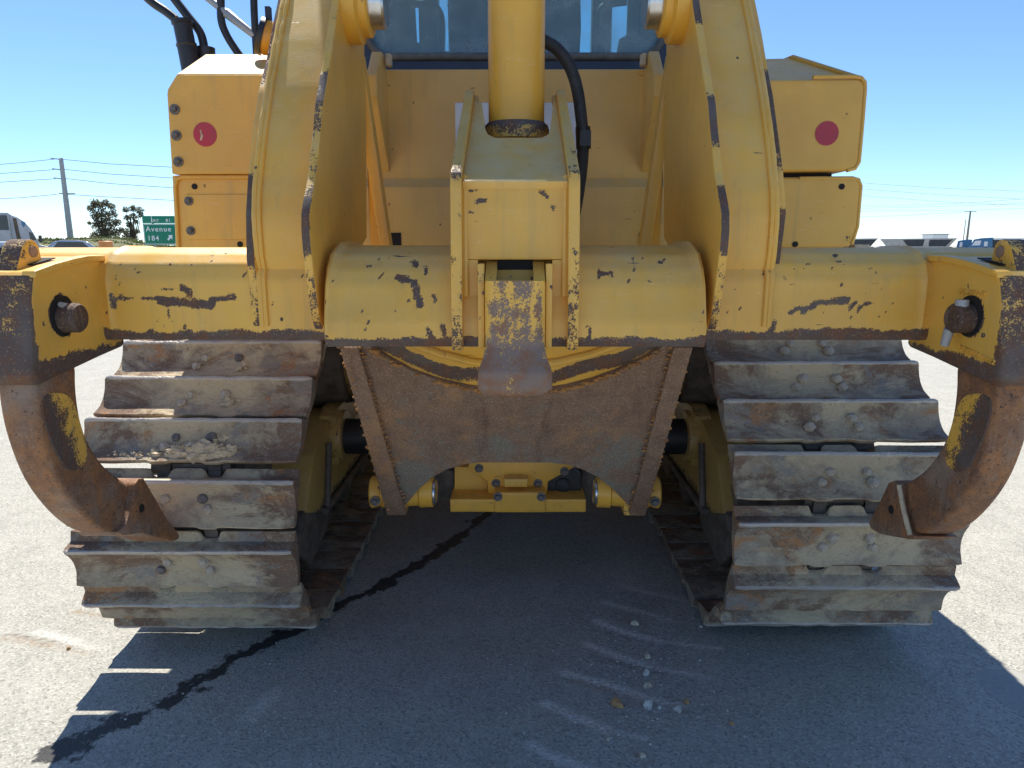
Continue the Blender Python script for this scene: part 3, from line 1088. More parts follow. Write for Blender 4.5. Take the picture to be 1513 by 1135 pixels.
def beam_wear(co, n):
    edge = 0.010 + 0.010 * noise.noise(Vector((co.x * 9, 0, 3.3))) + 0.006 * noise.noise(Vector((co.x * 31, 0, 1.3)))
    w = 0.06 + 1.0 * (1 - smoothstep(edge, edge + 0.022, co.z - 1.0))
    if n.z < -0.5:
        w = 1.0
    if co.y < 1.6:
        for ax, az, bx, bz, r, s in strokes:
            if abs(co.x - (ax + bx) / 2) < 0.09:
                d = seg_d(co.x, co.z, ax, az, bx, bz)
                if d < r * 1.6:
                    w = max(w, s * (1 - smoothstep(0.3, 1.6, d / r)) + 0.02)
    if n.z > 0.55:
        w = max(w, 0.16)
    return w


mb = MB()
xs = []
x = -1.065
while x < 1.065:
    xs.append(x)
    x += 0.0066
xs.append(1.065)
rings = []
for x in xs:
    ax = abs(x)
    f = 1.0 if ax < 0.383 else (1 - smoothstep(0.383, 0.392, ax))
    col_ = 0.010 * max(0, 1 - abs(ax - 0.374) / 0.013) + 0.008 * max(0, 1 - abs(ax - 0.395) / 0.008) * 0 + 0.005 * max(0, 1 - abs(ax - 0.868) / 0.010)
    fl = 0.0
    r = []
    for (a, b) in zip(PO, PM_):
        y = a[0] + (b[0] - a[0]) * f
        z = a[1] + (b[1] - a[1]) * f
        dy, dz = y - 1.60, z - 1.10
        L = hypot(dy, dz)
        k = 1 + (col_ + fl) / L
        if z < 1.02:
            k = 1 + col_ * 0.2 / L
        r.append(Vector((x, 1.60 + dy * k, 1.10 + dz * k)))
    rings.append(r)
mb.rings(rings)
BEAM = obj('ripper_beam', mb, M['paint'], DOZ, wear=beam_wear, smooth=40)

# ---- end pockets, pins, lifting eyes, shanks
XI = 0.885


def smooth_px(px, k=4, closed=True):
    out = []
    n = len(px)
    for i in range(n):
        a, b, c, d = px[(i - 1) % n], px[i], px[(i + 1) % n], px[(i + 2) % n]
        for q in range(k):
            f = q / k
            out.append(tuple(0.5 * ((2 * b[m]) + (c[m] - a[m]) * f + (2 * a[m] - 5 * b[m] + 4 * c[m] - d[m]) * f * f + (3 * b[m] - a[m] - 3 * c[m] + d[m]) * f ** 3) for m in (0, 1)))
    return out



def LX(u, v, X=XI, side=-1):
    """outline measured on the left pocket, used for both sides"""
    return on_x(u, v, -X)


pocket_px = [(150, 379), (125, 380), (104, 384), (75, 392), (45, 403), (42, 440), (42, 520), (44, 560), (60, 571), (84, 558), (112, 545), (150, 527), (182, 513), (186, 507), (172, 470), (168, 420)]
pocket_yz = [LX(u, v) for u, v in pocket_px]
yR = min(y for y, z in pocket_yz)


def pocket_wear(side):
    bnd = [(392, 47), (430, 50), (470, 53), (500, 48), (535, 50), (560, 60)]

    def w(co, n):
        z = co.z
        # lower ragged boundary of the paint on the inner wall
        low = 0.982 + 0.012 * noise.noise(Vector((co.y * 14, side * 2, 0))) + 0.012 * noise.noise(Vector((co.y * 70, 1, 0)))
        a = 1.05 * (1 - smoothstep(low - 0.01, low + 0.022, z - 0.10 * (1.55 - co.y) * 0))
        rear = yR + 0.028 + 0.008 * noise.noise(Vector((z * 18, side, 4)))
        b = 0.0
        if abs(n.y) > 0.5 or co.y < rear:
            b = 0.60 + 0.20 * noise.noise(Vector((co.x * 24, 0, z * 5))) + 0.55 * (1 - smoothstep(0.95, 1.06, z))
        cdist = hypot(co.y - PIN[0], co.z - PIN[1])
        c = 0.85 * (1 - smoothstep(0.034, 0.050, cdist)) if abs(n.x) > 0.5 else 0
        if n.z > 0.6:
            b = 0.1
        return max(a, b, c, 0.05)
    return w


PIN = LX(90, 467)
patch_px = smooth_px([(58, 600), (66, 584), (88, 581), (104, 592), (116, 625), (126, 664), (122, 688), (108, 697), (92, 690), (78, 666), (65, 634)], 3)
shank_in = [(112, 540)] + [p for p in smooth_px([(112, 500), (112, 540), (113, 580), (120, 625), (134, 660), (158, 693), (190, 716), (225, 736)], 4)[5:24]] + [(190, 716), (186, 750), (178, 780), (176, 789)] + smooth_px([(200, 792), (176, 789), (150, 783), (118, 757), (86, 712), (64, 655), (52, 600), (48, 540), (48, 500)], 4)[5:28] + [(48, 540)]
tip_px_l = [(196, 716), (201, 708), (209, 707), (215, 718), (240, 760), (262, 791), (262, 797), (254, 801), (205, 789), (178, 793), (170, 787), (182, 776), (192, 745)]
tip_px_r = [(190, 722), (192, 714), (200, 709), (208, 712), (222, 742), (238, 772), (234, 781), (220, 789), (180, 796), (165, 792), (178, 785), (190, 752)]

for side in (-1, 1):
    s = side
    mb = MB()
    mb.prism_x(pocket_yz, s * XI, s * 1.045)
    mb.bevel(0.014, 3, 35)
    mb.refine(0.014)
    PK = obj('shank_pocket', mb, M['paint'], DOZ, wear=pocket_wear(side), smooth=45)
    # top plate lip
    mb = MB()
    top = [(y, z) for (y, z) in pocket_yz[:5]]
    lip = [(y, z - 0.010) for y, z in top] + [(y, z + 0.003) for y, z in reversed(top)]
    mb.prism_x(lip, s * (XI - 0.007), s * (XI + 0.02))
    mb.bevel(0.004, 2)
    mb.refine(0.03)
    obj('pocket_top_plate', mb, M['paint'], PK, wear=lambda co, n: 0.3 if abs(n.x) > 0.5 or n.y < -0.5 else 0.1)
    # dark sheet painting the shade of the slot where the shank comes through
    mb = MB()
    y0, z0 = LX(103, 384)
    y1, z1 = LX(70, 394)
    mb.prism([(s * (XI + 0.03), y0, z0 + 0.0025), (s * (XI + 0.10), y0, z0 + 0.0025), (s * (XI + 0.10), y1, z1 + 0.0025), (s * (XI + 0.03), y1, z1 + 0.0025)], (0, 0, 0.002))
    obj('shank_slot', mb, M['hole'], PK)
    # worn hole, its inner shade painted as a dark disc, and pin
    mb = MB()
    rg = []
    for k in range(40):
        a = 2 * pi * k / 40
        r = 0.0365 + 0.003 * noise.noise(Vector((cos(a) * 2, sin(a) * 2, s)))
        rg.append((PIN[0] + r * cos(a), PIN[1] + 1.1 * r * sin(a)))
    mb.prism_x(rg, s * (XI + 0.004), s * (XI - 0.003))
    obj('pin_hole', mb, M['hole'], PK)
    mb = MB()
    mb.lathe((s * (XI + 0.01), PIN[0] + 0.002, PIN[1] - 0.004), (-s, 0, 0), [(0, 0.029), (0.040, 0.029), (0.045, 0.025), (0.045, 0.001)], 28)
    pn = obj('shank_pin', mb, M['pinrust'], PK)
    mb = MB()
    if side < 0:
        mb.tube([(s * (XI - 0.012), PIN[0] - 0.020, PIN[1] + 0.024), (s * (XI - 0.012), PIN[0] + 0.012, PIN[1] + 0.012)], [0.005, 0.011], 12)
    else:
        mb.tube([(s * (XI - 0.022), PIN[0] - 0.004, PIN[1] + 0.010), (s * (XI - 0.022), PIN[0] - 0.004, PIN[1] + 0.032)], [0.012, 0.012], 14)
        mb.tube([(s * (XI - 0.030), PIN[0] + 0.012, PIN[1] - 0.026), (s * (XI - 0.030), PIN[0] + 0.022, PIN[1] - 0.060)], [0.010, 0.008], 12)
    obj('pin_keeper', mb, M['galv'], pn)
    # lifting eye
    eye = [(66, 397), (60, 380), (57, 366), (52, 357), (45, 353), (37, 355), (31, 364), (27, 380), (22, 402)]
    ey = [on_x(u, v, -0.925) for u, v in eye]
    hc = on_x(46, 372, -0.925)
    mb = MB()
    mb.prism_x(ey, s * 0.925, s * 0.965)
    mb.bevel(0.006, 2)
    mb.refine(0.012)
    eo = obj('lifting_eye', mb, M['paint'], PK, wear=lambda co, n: 0.62 if n.y < -0.3 or n.z > 0.5 else 0.36, smooth=45)
    mb = MB()
    mb.lathe((s * 0.922, hc[0], hc[1]), (s, 0, 0), [(0, 0.011), (0.004, 0.011)], 20)
    obj('eye_hole', mb, M['rust'], eo)
    # shank
    mb = MB()
    sh_yz = []
    for u, v in shank_in:
        q = on_x(u, v, -0.903)
        if not sh_yz or hypot(q[0] - sh_yz[-1][0], q[1] - sh_yz[-1][1]) > 0.004:
            sh_yz.append(q)
    mb.prism_x(sh_yz, s * 0.903, s * 0.975)
    mb.bevel(0.012, 3, 60)
    SHK = obj('ripper_shank', mb, M['shank'], DOZ, smooth=50)
    # inset worn paint patch
    mb = MB()
    mb.prism_x([on_x(u, v, -0.903) for u, v in patch_px], s * 0.906, s * 0.9005)
    mb.bevel(0.002, 1)
    mb.refine(0.012)
    pc = [on_x(u, v, -0.903) for u, v in patch_px]
    cy, cz = sum(p[0] for p in pc) / len(pc), sum(p[1] for p in pc) / len(pc)

    def patch_wear(co, n, cy=cy, cz=cz):
        d = (co.y - cy) - (cz - co.z) * 0.35
        return 0.42 + 0.65 * (1 - smoothstep(-0.035, 0.020, d))
    obj('shank_recess', mb, M['paint'], SHK, wear=patch_wear)
    # tip
    mb = MB()
    mb.prism_x([on_x(u, v, -0.895) for u, v in (tip_px_l if side < 0 else tip_px_r)], s * 0.890, s * 0.988)
    mb.bevel(0.007, 2, 35)
    tp = obj('ripper_tip', mb, M['shank'], SHK, smooth=45)
    mb = MB()
    ty, tz = on_x(208, 752, -0.89) if side < 0 else on_x(206, 752, -0.89)
    mb.lathe((s * 0.891, ty, tz), (-s, 0, 0), [(0, 0.011), (0.003, 0.010), (0.003, 0.002)], 14)
    obj('tip_pin', mb, M['hole'], tp)
    if side > 0:
        mb = MB()
        seam = [(190, 716), (186, 740), (178, 775), (174, 789)]
        mb.tube([(s * 0.888, *on_x(u, v, -0.895)) for u, v in seam], 0.0055, 8)
        obj('tip_seam', mb, M['mud'], tp)

# cast letters on the right pocket wall


def text_part(body, size, y, z, X, parent, mat, extrude=0.0025, name='cast_lettering', tilt=0.0):
    cu = bpy.data.curves.new(name, 'FONT')
    cu.body = body
    cu.size = size
    cu.extrude = extrude
    cu.space_character = 1.15
    tmp = bpy.data.objects.new('tmp', cu)
    COL.objects.link(tmp)
    dg = bpy.context.evaluated_depsgraph_get()
    me = bpy.data.meshes.new_from_object(tmp.evaluated_get(dg))
    bpy.data.objects.remove(tmp)
    me.materials.clear()
    me.materials.append(mat)
    m = Matrix.Translation((X, y, z)) @ Matrix(((0, 0, -1, 0), (-1, 0, 0, 0), (0, 1, 0, 0), (0, 0, 0, 1))) @ Matrix.Rotation(tilt, 4, 'Z')
    return link(name, me, parent, m)


RP_ = PK
y, z = on_x(1416, 434, XI)
text_part('9C-4466-01', 0.015, y, z, XI - 0.0012, RP_, M['paint'])
y, z = on_x(1449, 498, XI)
text_part('D', 0.012, y, z, XI - 0.0012, RP_, M['bolt'], 0.0012)
y, z = on_x(1417, 516, XI)
text_part('MEXICO 11022', 0.0145, y, z, XI - 0.0012, RP_, M['paint'], tilt=-0.13)

# ---- ripper arms (two side plates, web between, boss, pin)
B_px = [(477, 487), (472, 470), (468, 442), (462, 395), (459, 366), (457, 340), (457, 316), (459, 300), (466, 263), (474, 187), (477, 151), (484, 110), (492, 57), (499, 10), (505, -40), (510, -90)]
A_px_l = [(386, 485), (383, 470), (379, 417), (375, 382), (374, 316), (377, 262), (384, 190), (392, 134), (403, 90), (413, 33), (420, 0), (427, -45), (432, -90)]
A_px_r = [(1117, 487), (1127, 445), (1138, 403), (1145, 349), (1149, 315), (1145, 256), (1138, 201), (1130, 140), (1123, 105), (1114, 50), (1104, 0), (1097, -45), (1092, -90)]
XB, XA = 0.398, 0.545


def edge_wear(yz, seed, prof, px):
    """wear along the rear rim: prof lists (picture height, wear)"""
    zs_ = [(yz[i][1], px[i][1]) for i in range(len(yz))]

    def look(z):
        for i in range(len(zs_) - 1):
            (za, va), (zb_, vb_) = zs_[i], zs_[i + 1]
            if min(za, zb_) <= z <= max(za, zb_) and za != zb_:
                v = va + (vb_ - va) * (z - za) / (zb_ - za)
                break
        else:
            v = px[0][1] if z < zs_[0][0] else px[-1][1]
        for i in range(len(prof) - 1):
            if prof[i][0] <= v <= prof[i + 1][0]:
                f = (v - prof[i][0]) / (prof[i + 1][0] - prof[i][0])
                return prof[i][1] + (prof[i + 1][1] - prof[i][1]) * f
        return prof[0][1] if v < prof[0][0] else prof[-1][1]

    def w(co, n):
        if n.y < -0.35:
            h = noise.noise(Vector((seed, co.x * 60, co.z * 14)))
            return max(0.0, look(co.z) + 0.22 * h)
        best = 9
        for i in range(len(yz) - 1):
            a, b = yz[i], yz[i + 1]
            if min(a[1], b[1]) - 0.05 < co.z < max(a[1], b[1]) + 0.05:
                best = min(best, seg_d(co.y, co.z, a[0], a[1], b[0], b[1]))
        return 0.05 + 0.42 * look(co.z) * (1 - smoothstep(0.0, 0.010, best))
    return w


W_AL = [(-90, .3), (0, .75), (90, .72), (122, .62), (136, .12), (250, .08), (264, .95), (385, .95), (398, .42), (470, .45), (484, .95)]
W_BL = [(-90, .2), (10, .25), (26, .6), (34, .2), (96, .25), (112, .6), (150, .72), (186, .6), (200, .22), (240, .42), (290, .5), (300, .95), (362, .95), (376, .42), (470, .5), (487, .9)]
W_AR = [(-90, .1), (98, .1), (112, .95), (205, .95), (232, .5), (300, .25), (314, .9), (487, .95)]
W_BR = [(-90, .6), (0, .85), (32, .85), (40, .1), (130, .12), (146, .75), (210, .8), (222, .32), (268, .2), (286, .95), (366, .95), (378, .36), (470, .45), (487, .8)]
W_C = [(139, .2), (200, .12), (250, .35), (256, .7), (262, .2), (490, .48)]

for side in (-1, 1):
    s = side
    arm = empty('ripper_arm', (s * 0.47, 1.55, 1.1), parent=DOZ)
    b_yz = [on_x(u, v, -XB) for u, v in B_px]
    fy = 1.96
    full = b_yz + [(fy + 0.10, b_yz[-1][1]), (fy + 0.02, 1.75), (fy, 1.50), (fy - 0.05, 1.22), (1.55, 1.10)]
    mb = MB()
    mb.prism_x(full, s * XB, s * (XB + 0.017))
    mb.bevel(0.003, 2)
    mb.refine(0.02)
    obj('side_plate', mb, M['paint'], arm, wear=edge_wear(b_yz, 3.0 * s + 1, W_BL if s < 0 else W_BR, B_px))
    if side < 0:
        a_yz = [on_x(u, v, -XA) for u, v in A_px_l]
    else:
        a_yz = [on_x(u, v, XA) for u, v in A_px_r]
    full = a_yz + [(a_yz[-1][0] + 0.32, a_yz[-1][1]), (1.92, 1.62), (1.80, 1.3), (1.72, 1.19), (1.60, 1.05)]
    mb = MB()
    mb.prism_x(full, s * XA, s * (XA + 0.017))
    mb.bevel(0.003, 2)
    mb.refine(0.02)
    obj('side_plate', mb, M['paint'], arm, wear=edge_wear(a_yz, 7.0 * s + 2, W_AL if s < 0 else W_AR, A_px_l if s < 0 else A_px_r))
    # web: from the beam's top up between the plates
    web = [(1.505, 1.135), (1.500, 1.150)]
    web_px = [(430, 378), (430, 340), (428, 300), (432, 255), (440, 190), (446, 150), (455, 95), (465, 30), (470, 0), (480, -60), (486, -100)]
    wl = [(1.498, 1.150), (1.490, 1.175), (1.487, 1.22), (1.488, 1.26), (1.50, 1.31), (1.54, 1.40), (1.572, 1.46), (1.62, 1.54), (1.70, 1.66), (1.80, 1.80), (1.92, 1.95)]
    thick = [(y + 0.03, z + 0.012) for y, z in wl]
    mb = MB()
    mb.prism_x(wl + list(reversed(thick)), s * (XB + 0.018), s * (XA - 0.001))
    mb.refine(0.035)
    obj('web_plate', mb, M['paint'], arm, wear=lambda co, n: 0.10, smooth=50)
    for xw, off in ((XA - 0.004, 0.004), (XB + 0.022, 0.004), (XA - 0.012, 0.002)):
        mb = MB()
        pts = [(s * xw, y - off, z) for y, z in wl]
        dense = []
        for i in range(len(pts) - 1):
            for k in range(8):
                p = Vector(pts[i]).lerp(Vector(pts[i + 1]), k / 8)
                dense.append(p + Vector((0, 0.002 * noise.noise(p * 60), 0)))
        low = [(s * xw, 1.490 - off, 1.03 + 0.015 * k) for k in range(8)]
        mb.tube(low + dense, 0.0062, 8)
        obj('weld_seam', mb, M['paint'], arm, wear=lambda co, n: 0.22)
    # boss and pin near the top
    yc, zc = 1.80, at(527, 8, 1.80).z
    mb = MB()
    mb.lathe((s * XB, yc, zc), (-s, 0, 0), [(-0.002, 0.085), (0.030, 0.085), (0.036, 0.070), (0.052, 0.070), (0.056, 0.064), (0.056, 0.01)], 32)
    bo = obj('pivot_boss', mb, M['cyl'], arm, wear=lambda co, n: 0.15)
    mb = MB()
    mb.lathe((s * (XB - 0.056), yc, zc), (-s, 0, 0), [(0, 0.052), (0.030, 0.052), (0.035, 0.047), (0.035, 0.001)], 32)
    obj('pivot_pin', mb, M['chrome'], bo)
    # diagonal brace behind the arm
    mb = MB()
    a = at(536, 80, 2.02)
    b = at(580, 372, 2.02)
    X0, X1 = abs(a.x), abs(b.x)
    mb.prism([(s * X0, 2.00, a.z), (s * (X0 + 0.035), 2.00, a.z), (s * (X1 + 0.028), 1.99, b.z), (s * X1, 1.99, b.z)], (0, 0.05, 0))
    mb.bevel(0.003, 2)
    mb.refine(0.06)
    obj('brace_bar', mb, M['paint'], arm, wear=lambda co, n: 0.14)
    mb = MB()
    mb.prism([(s * (XB + 0.02), 2.06, 1.62), (s * (X0 + 0.010), 2.06, 1.60), (s * (X1 + 0.012), 2.06, b.z), (s * (XB + 0.02), 2.06, b.z)], (0, 0.03, 0))
    mb.refine(0.08)
    obj('brace_panel', mb, M['cyl'], arm, wear=lambda co, n: 0.08)

# ---- centre bracket with socket
cen = empty('cylinder_bracket', (0, 1.45, 1.1), parent=DOZ)
cb_yz = [(1.372, 0.995), (1.364, 1.01), (1.366, 1.10), (1.374, 1.20), (1.385, 1.318), (1.395, 1.338), (1.62, 1.458), (1.83, 1.568), (1.86, 1.583)]
for s in (-1, 1):
    full = cb_yz + [(1.95, 1.55), (1.93, 1.40), (1.75, 1.20), (1.60, 1.05)]
    mb = MB()
    mb.prism_x(full, s * 0.103, s * 0.125)
    mb.bevel(0.003, 2)
    mb.refine(0.016)
    obj('side_plate', mb, M['paint'], cen, wear=edge_wear(cb_yz, 11.0 + 3 * s, W_C, [(0, v) for v in (492, 486, 430, 370, 262, 256, 205, 150, 139)]))
    mb = MB()
    pts = []
    for i in range(2, len(cb_yz) - 1):
        for k in range(6):
            a, b = cb_yz[i], cb_yz[i + 1]
            f = k / 6
            pts.append((s * 0.099, a[0] + (b[0] - a[0]) * f + 0.030, a[1] + (b[1] - a[1]) * f - (0.012 if i > 4 else 0)))
    mb.tube(pts, 0.007, 8)
    obj('weld_seam', mb, M['paint'], cen, wear=lambda co, n: 0.18)
# lower (upright) web, opening for the socket, and the leaning web with its U notch
p0 = Vector((0, 1.425, 1.335))
n0 = Vector((0, -0.110, 0.225)).normalized()
for x0, x1 in ((-0.103, -0.074), (0.074, 0.103)):
    mb = MB()
    mb.box(x0, x1, 1.405, 1.425, 0.998, 1.1715)
    mb.refine(0.02)
    obj('web_cheek', mb, M['paint'], cen, wear=lambda co, n: 0.10 + 0.8 * (1 - smoothstep(1.0, 1.03, co.z)))
mb = MB()
web_o = [(1.405, 1.172), (1.406, 1.27), (1.410, 1.312), (1.422, 1.330), (1.432, 1.335), (1.432, 1.312), (1.425, 1.172)]
mb.prism_x(web_o, -0.103, 0.103)
mb.bevel(0.004, 2)
mb.refine(0.02)


def web_wear(co, n):
    w = 0.08
    for (u, v, L) in ((697, 281, 6), (708, 281, 5), (703, 297, 7), (714, 296, 5), (697, 312, 4), (708, 328, 5), (802, 282, 8), (812, 277, 4), (810, 292, 5), (815, 306, 6), (805, 288, 5)):
        p = at(u, v, 1.406)
        d = hypot((co.x - p.x) / 1.2, co.z - p.z)
        w = max(w, 0.75 * (1 - smoothstep(0.3, 1.4, d / (L * 0.0011))))
    return w


obj('web_plate', mb, M['paint'], cen, wear=web_wear, smooth=50)
notch = [(-0.103, 1.338), (0.103, 1.338)]
pl_px = [(861 - 22, 268), (837, 200), (824, 150), (817, 152), (813, 190), (810, 198), (800, 203), (731, 203), (721, 198), (717, 190), (712, 152), (699, 148), (685, 200), (679, 268)]
web_pts = []
pc0 = Vector((0, 1.432, 1.338))
nn = Vector((0, -(1.568 - 1.338), (1.83 - 1.395))).normalized()
for u, v in pl_px:
    p = on_plane(u, v, pc0, nn)
    p.x = max(-0.103, min(0.103, p.x))
    web_pts.append(p)
web_pts[0].x, web_pts[-1].x = 0.103, -0.103
web_pts[1].x, web_pts[-2].x = 0.103, -0.103
web_pts[2].x, web_pts[-3].x = 0.103, -0.103
mb = MB()
mb.prism(web_pts, -nn * 0.018)
mb.bevel(0.003, 2)
mb.refine(0.03)
obj('notched_web', mb, M['dusty'], cen, wear=lambda co, n: 0.06)
# socket box for the third shank
mb = MB()
for s in (-1, 1):
    mb.prism_x([(1.345, 1.0), (1.345, 1.128), (1.43, 1.168), (1.43, 1.0)], s * 0.036, s * 0.058)
lev = [(0.915, 0.062, 1.318), (0.930, 0.072, 1.305), (0.962, 0.071, 1.306), (0.985, 0.062, 1.318), (1.01, 0.057, 1.330), (1.06, 0.0565, 1.330), (1.134, 0.0565, 1.331)]
rg = []
for z, hw, yf in lev:
    rr = 0.010
    rg.append([Vector((-hw, 1.36, z)), Vector((-hw, yf + rr, z)), Vector((-hw + rr, yf, z)), Vector((-hw / 3, yf - 0.002, z)), Vector((hw / 3, yf - 0.002, z)), Vector((hw - rr, yf, z)), Vector((hw, yf + rr, z)), Vector((hw, 1.36, z))])
mb.rings(rg)
# lower block under the beam
mb.prism_x([(1.35, 0.915), (1.35, 0.998), (1.50, 0.998), (1.48, 0.925)], -0.060, 0.060)
mb.refine(0.012)


def sock_wear(co, n):
    if n.z > 0.7 and co.z > 1.1:
        return 0.28
    v = 0.50 + 0.30 * noise.noise(Vector((co.x * 60, 2, co.z * 6)))
    v += 0.40 * (1 - smoothstep(0.96, 1.06, co.z)) - 0.12 * smoothstep(0.035, 0.055, abs(co.x)) * smoothstep(1.0, 1.05, co.z)
    return v


so = obj('shank_socket', mb, M['socket'], cen, wear=sock_wear, smooth=55)
mb = MB()
mb.box(-0.036, 0.036, 1.361, 1.43, 1.05, 1.06)
mb.box(-0.0359, 0.0359, 1.4315, 1.440, 1.05, 1.1715)
obj('socket_floor', mb, M['hole'], so)  # near-black floor and back plane paint the socket's unlit inside
mb = MB()
mb.bm.free()
for s in (-1, 1):
    mb = MB()
    mb.box(s * 0.060, s * 0.073, 1.37, 1.43, 1.0, 1.165)
    mb.bevel(0.003, 2)
    obj('socket_frame', mb, M['paint'], so, wear=lambda co, n: 0.3)

# ---- lift cylinder, collar and hose
mb = MB()
YC = 1.84
mb.lathe((0.003, YC, 1.36), (0, -0.02, 1), [(0, 0.0695), (0.28, 0.0695), (1.2, 0.0695)], 40)
cyl = obj('lift_cylinder', mb, M['cyl'], DOZ, wear=lambda co, n: 0.06, smooth=60)
mb = MB()
zc = at(763, 180, YC - 0.07).z
mb.lathe((0.003, YC - 0.004, zc - 0.035), (0, -0.02, 1), [(0, 0.074), (0.002, 0.080), (0.026, 0.082), (0.036, 0.078), (0.042, 0.0705)], 40)
obj('cylinder_collar', mb, M['paint'], cyl, wear=lambda co, n: 0.42 + 0.5 * smoothstep(zc - 0.015, zc - 0.002, co.z))
mb = MB()
hp = [(795, 55), (806, 62), (822, 72), (838, 92), (848, 115), (854, 140), (858, 170), (861, 200), (861, 225), (858, 260), (852, 300), (846, 330)]
hose_pts = [at(u, v, 1.90) for u, v in hp]
dense = []
for i in range(len(hose_pts) - 1):
    for k in range(4):
        a = hose_pts[max(i - 1, 0)]
        b, c = hose_pts[i], hose_pts[i + 1]
        d = hose_pts[min(i + 2, len(hose_pts) - 1)]
        f = k / 4
        dense.append(0.5 * ((2 * b) + (c - a) * f + (2 * a - 5 * b + 4 * c - d) * f * f + (3 * b - a - 3 * c + d) * f ** 3))
mb.tube(dense, 0.0155, 14)
ho = obj('hydraulic_hose', mb, M['rubber'], DOZ, smooth=60)
mb = MB()
c1, c2 = at(861, 188, 1.90), at(862, 220, 1.90)
mb.cyl(c1, c2, 0.0195, 16)
mb.box(c2.x - 0.012, c2.x + 0.016, 1.872, 1.884, c2.z + 0.004, c1.z - 0.012)
obj('hose_clamp', mb, M['black'], ho)

# ---- rusty carriage plate under the beam
pT = at(762, 515, 1.745)
pB = at(762, 751, 2.10)
nP = Vector((0, -(pT.z - pB.z), -(pB.y - pT.y))).normalized()      # faces the camera and a little down


def PP(u, v, off=0.0):
    return on_plane(u, v, pT + nP * off, nP)


arc = [(548, 513), (575, 530), (610, 549), (650, 563), (690, 572), (730, 578), (762, 580), (795, 578), (835, 572), (875, 562), (915, 547), (950, 530), (978, 513)]
low = [(945, 752), (928, 746), (905, 722), (884, 705), (862, 694), (840, 687), (812, 683.5), (708, 683.5), (682, 687), (660, 694), (638, 706), (618, 724), (600, 746), (574, 752)]
pol = [(504, 508)] + [(545, 508)] + arc + [(981, 508), (1021, 508)] + low
mb = MB()
mb.prism([PP(u, v) for u, v in pol], -nP * 0.03)
mb.refine(0.03)
skid = obj('carriage_plate', mb, M['skid'], DOZ, smooth=30)
sa = skid.data.attributes.new('scrape', 'FLOAT', 'POINT')
sa.data.foreach_set('value', [0.12 + 0.44 * (1 - smoothstep(0.40, 0.95, v_.co.z + 0.10 * abs(v_.co.x) + 0.10 * noise.noise(v_.co * 5))) for v_ in skid.data.vertices])
for s in (-1, 1):
    q = [(503, 508), (530, 508), (601, 756), (573, 756)]
    if s > 0:
        q = [(1022, 508), (994, 508), (929, 756), (953, 756)]
    mb = MB()
    mb.prism([PP(u, v, 0.002) for u, v in q], nP * 0.016)
    mb.bevel(0.004, 2)
    obj('side_rail', mb, M['skid'], skid)
    for (a, b, r, off) in ((q[0], q[3], 0.0062, 0.014), (q[1], q[2], 0.0044, 0.010)):
        mb = MB()
        A, B = PP(*a, off), PP(*b, off)
        for k in range(46):
            f = k / 45
            if random.random() < 0.12 + 0.35 * f + (0.5 if noise.noise(Vector((k * 0.23, s * 3 + a[0], 0))) > 0.22 else 0):
                continue
            p = A.lerp(B, f + random.uniform(-0.008, 0.008)) + Vector((random.uniform(-0.004, 0.004), 0, 0))
            mb.blob(p, r * random.uniform(0.8, 1.3), 1, 0.5, (1.25, 0.9, 0.8), k + s)
        tag(obj('weld_bead', mb, M['weld'], skid, smooth=0), kind='stuff')
mb = MB()
nb = 90
for k in range(nb):
    f = k / (nb - 1) * (len(arc) - 1)
    i = min(int(f), len(arc) - 2)
    g = f - i
    u = arc[i][0] + (arc[i + 1][0] - arc[i][0]) * g
    v = arc[i][1] + (arc[i + 1][1] - arc[i][1]) * g
    if random.random() < (0.55 if f < 3.2 else 0.12):
        continue
    mb.blob(PP(u, v + random.uniform(1, 5), 0.003), random.uniform(0.0055, 0.0095), 1, 0.5, (1.3, 0.8, 0.8), k)
tag(obj('weld_bead', mb, M['weld'], skid, smooth=0), kind='stuff')
# yellow curved tube behind the arc
mb = MB()
yp = [(520, 500)] + [(u, v + 4) for u, v in arc] + [(1005, 500)]
mb.prism([PP(u, v, -0.012) for u, v in yp], -nP * 0.02)
mb.refine(0.014)


def arc_wear(co, n):
    q = (co.x / 0.39) ** 2
    zz = pT.z - (0.125 * (1 - q))
    d = co.z - zz + 0.02 * noise.noise(Vector((co.x * 8, 0, 0)))
    return 0.12 + 0.75 * (1 - smoothstep(0.012, 0.030, abs(d - 0.034))) * (0.4 + 0.6 * smoothstep(0.02, 0.15, abs(co.x)))


obj('arc_plate', mb, M['paint'], skid, wear=arc_wear)
mb = MB()
ra = [(600, 505), (650, 523), (700, 535), (762, 541), (825, 535), (875, 523), (925, 505)]
dn = []
for i in range(len(ra) - 1):
    for k in range(6):
        f = k / 6
        dn.append(PP(ra[i][0] + (ra[i + 1][0] - ra[i][0]) * f, ra[i][1] + (ra[i + 1][1] - ra[i][1]) * f, -0.006))
mb.tube(dn, 0.011, 10)
obj('arc_rib', mb, M['paint'], skid, wear=lambda co, n: 0.25)
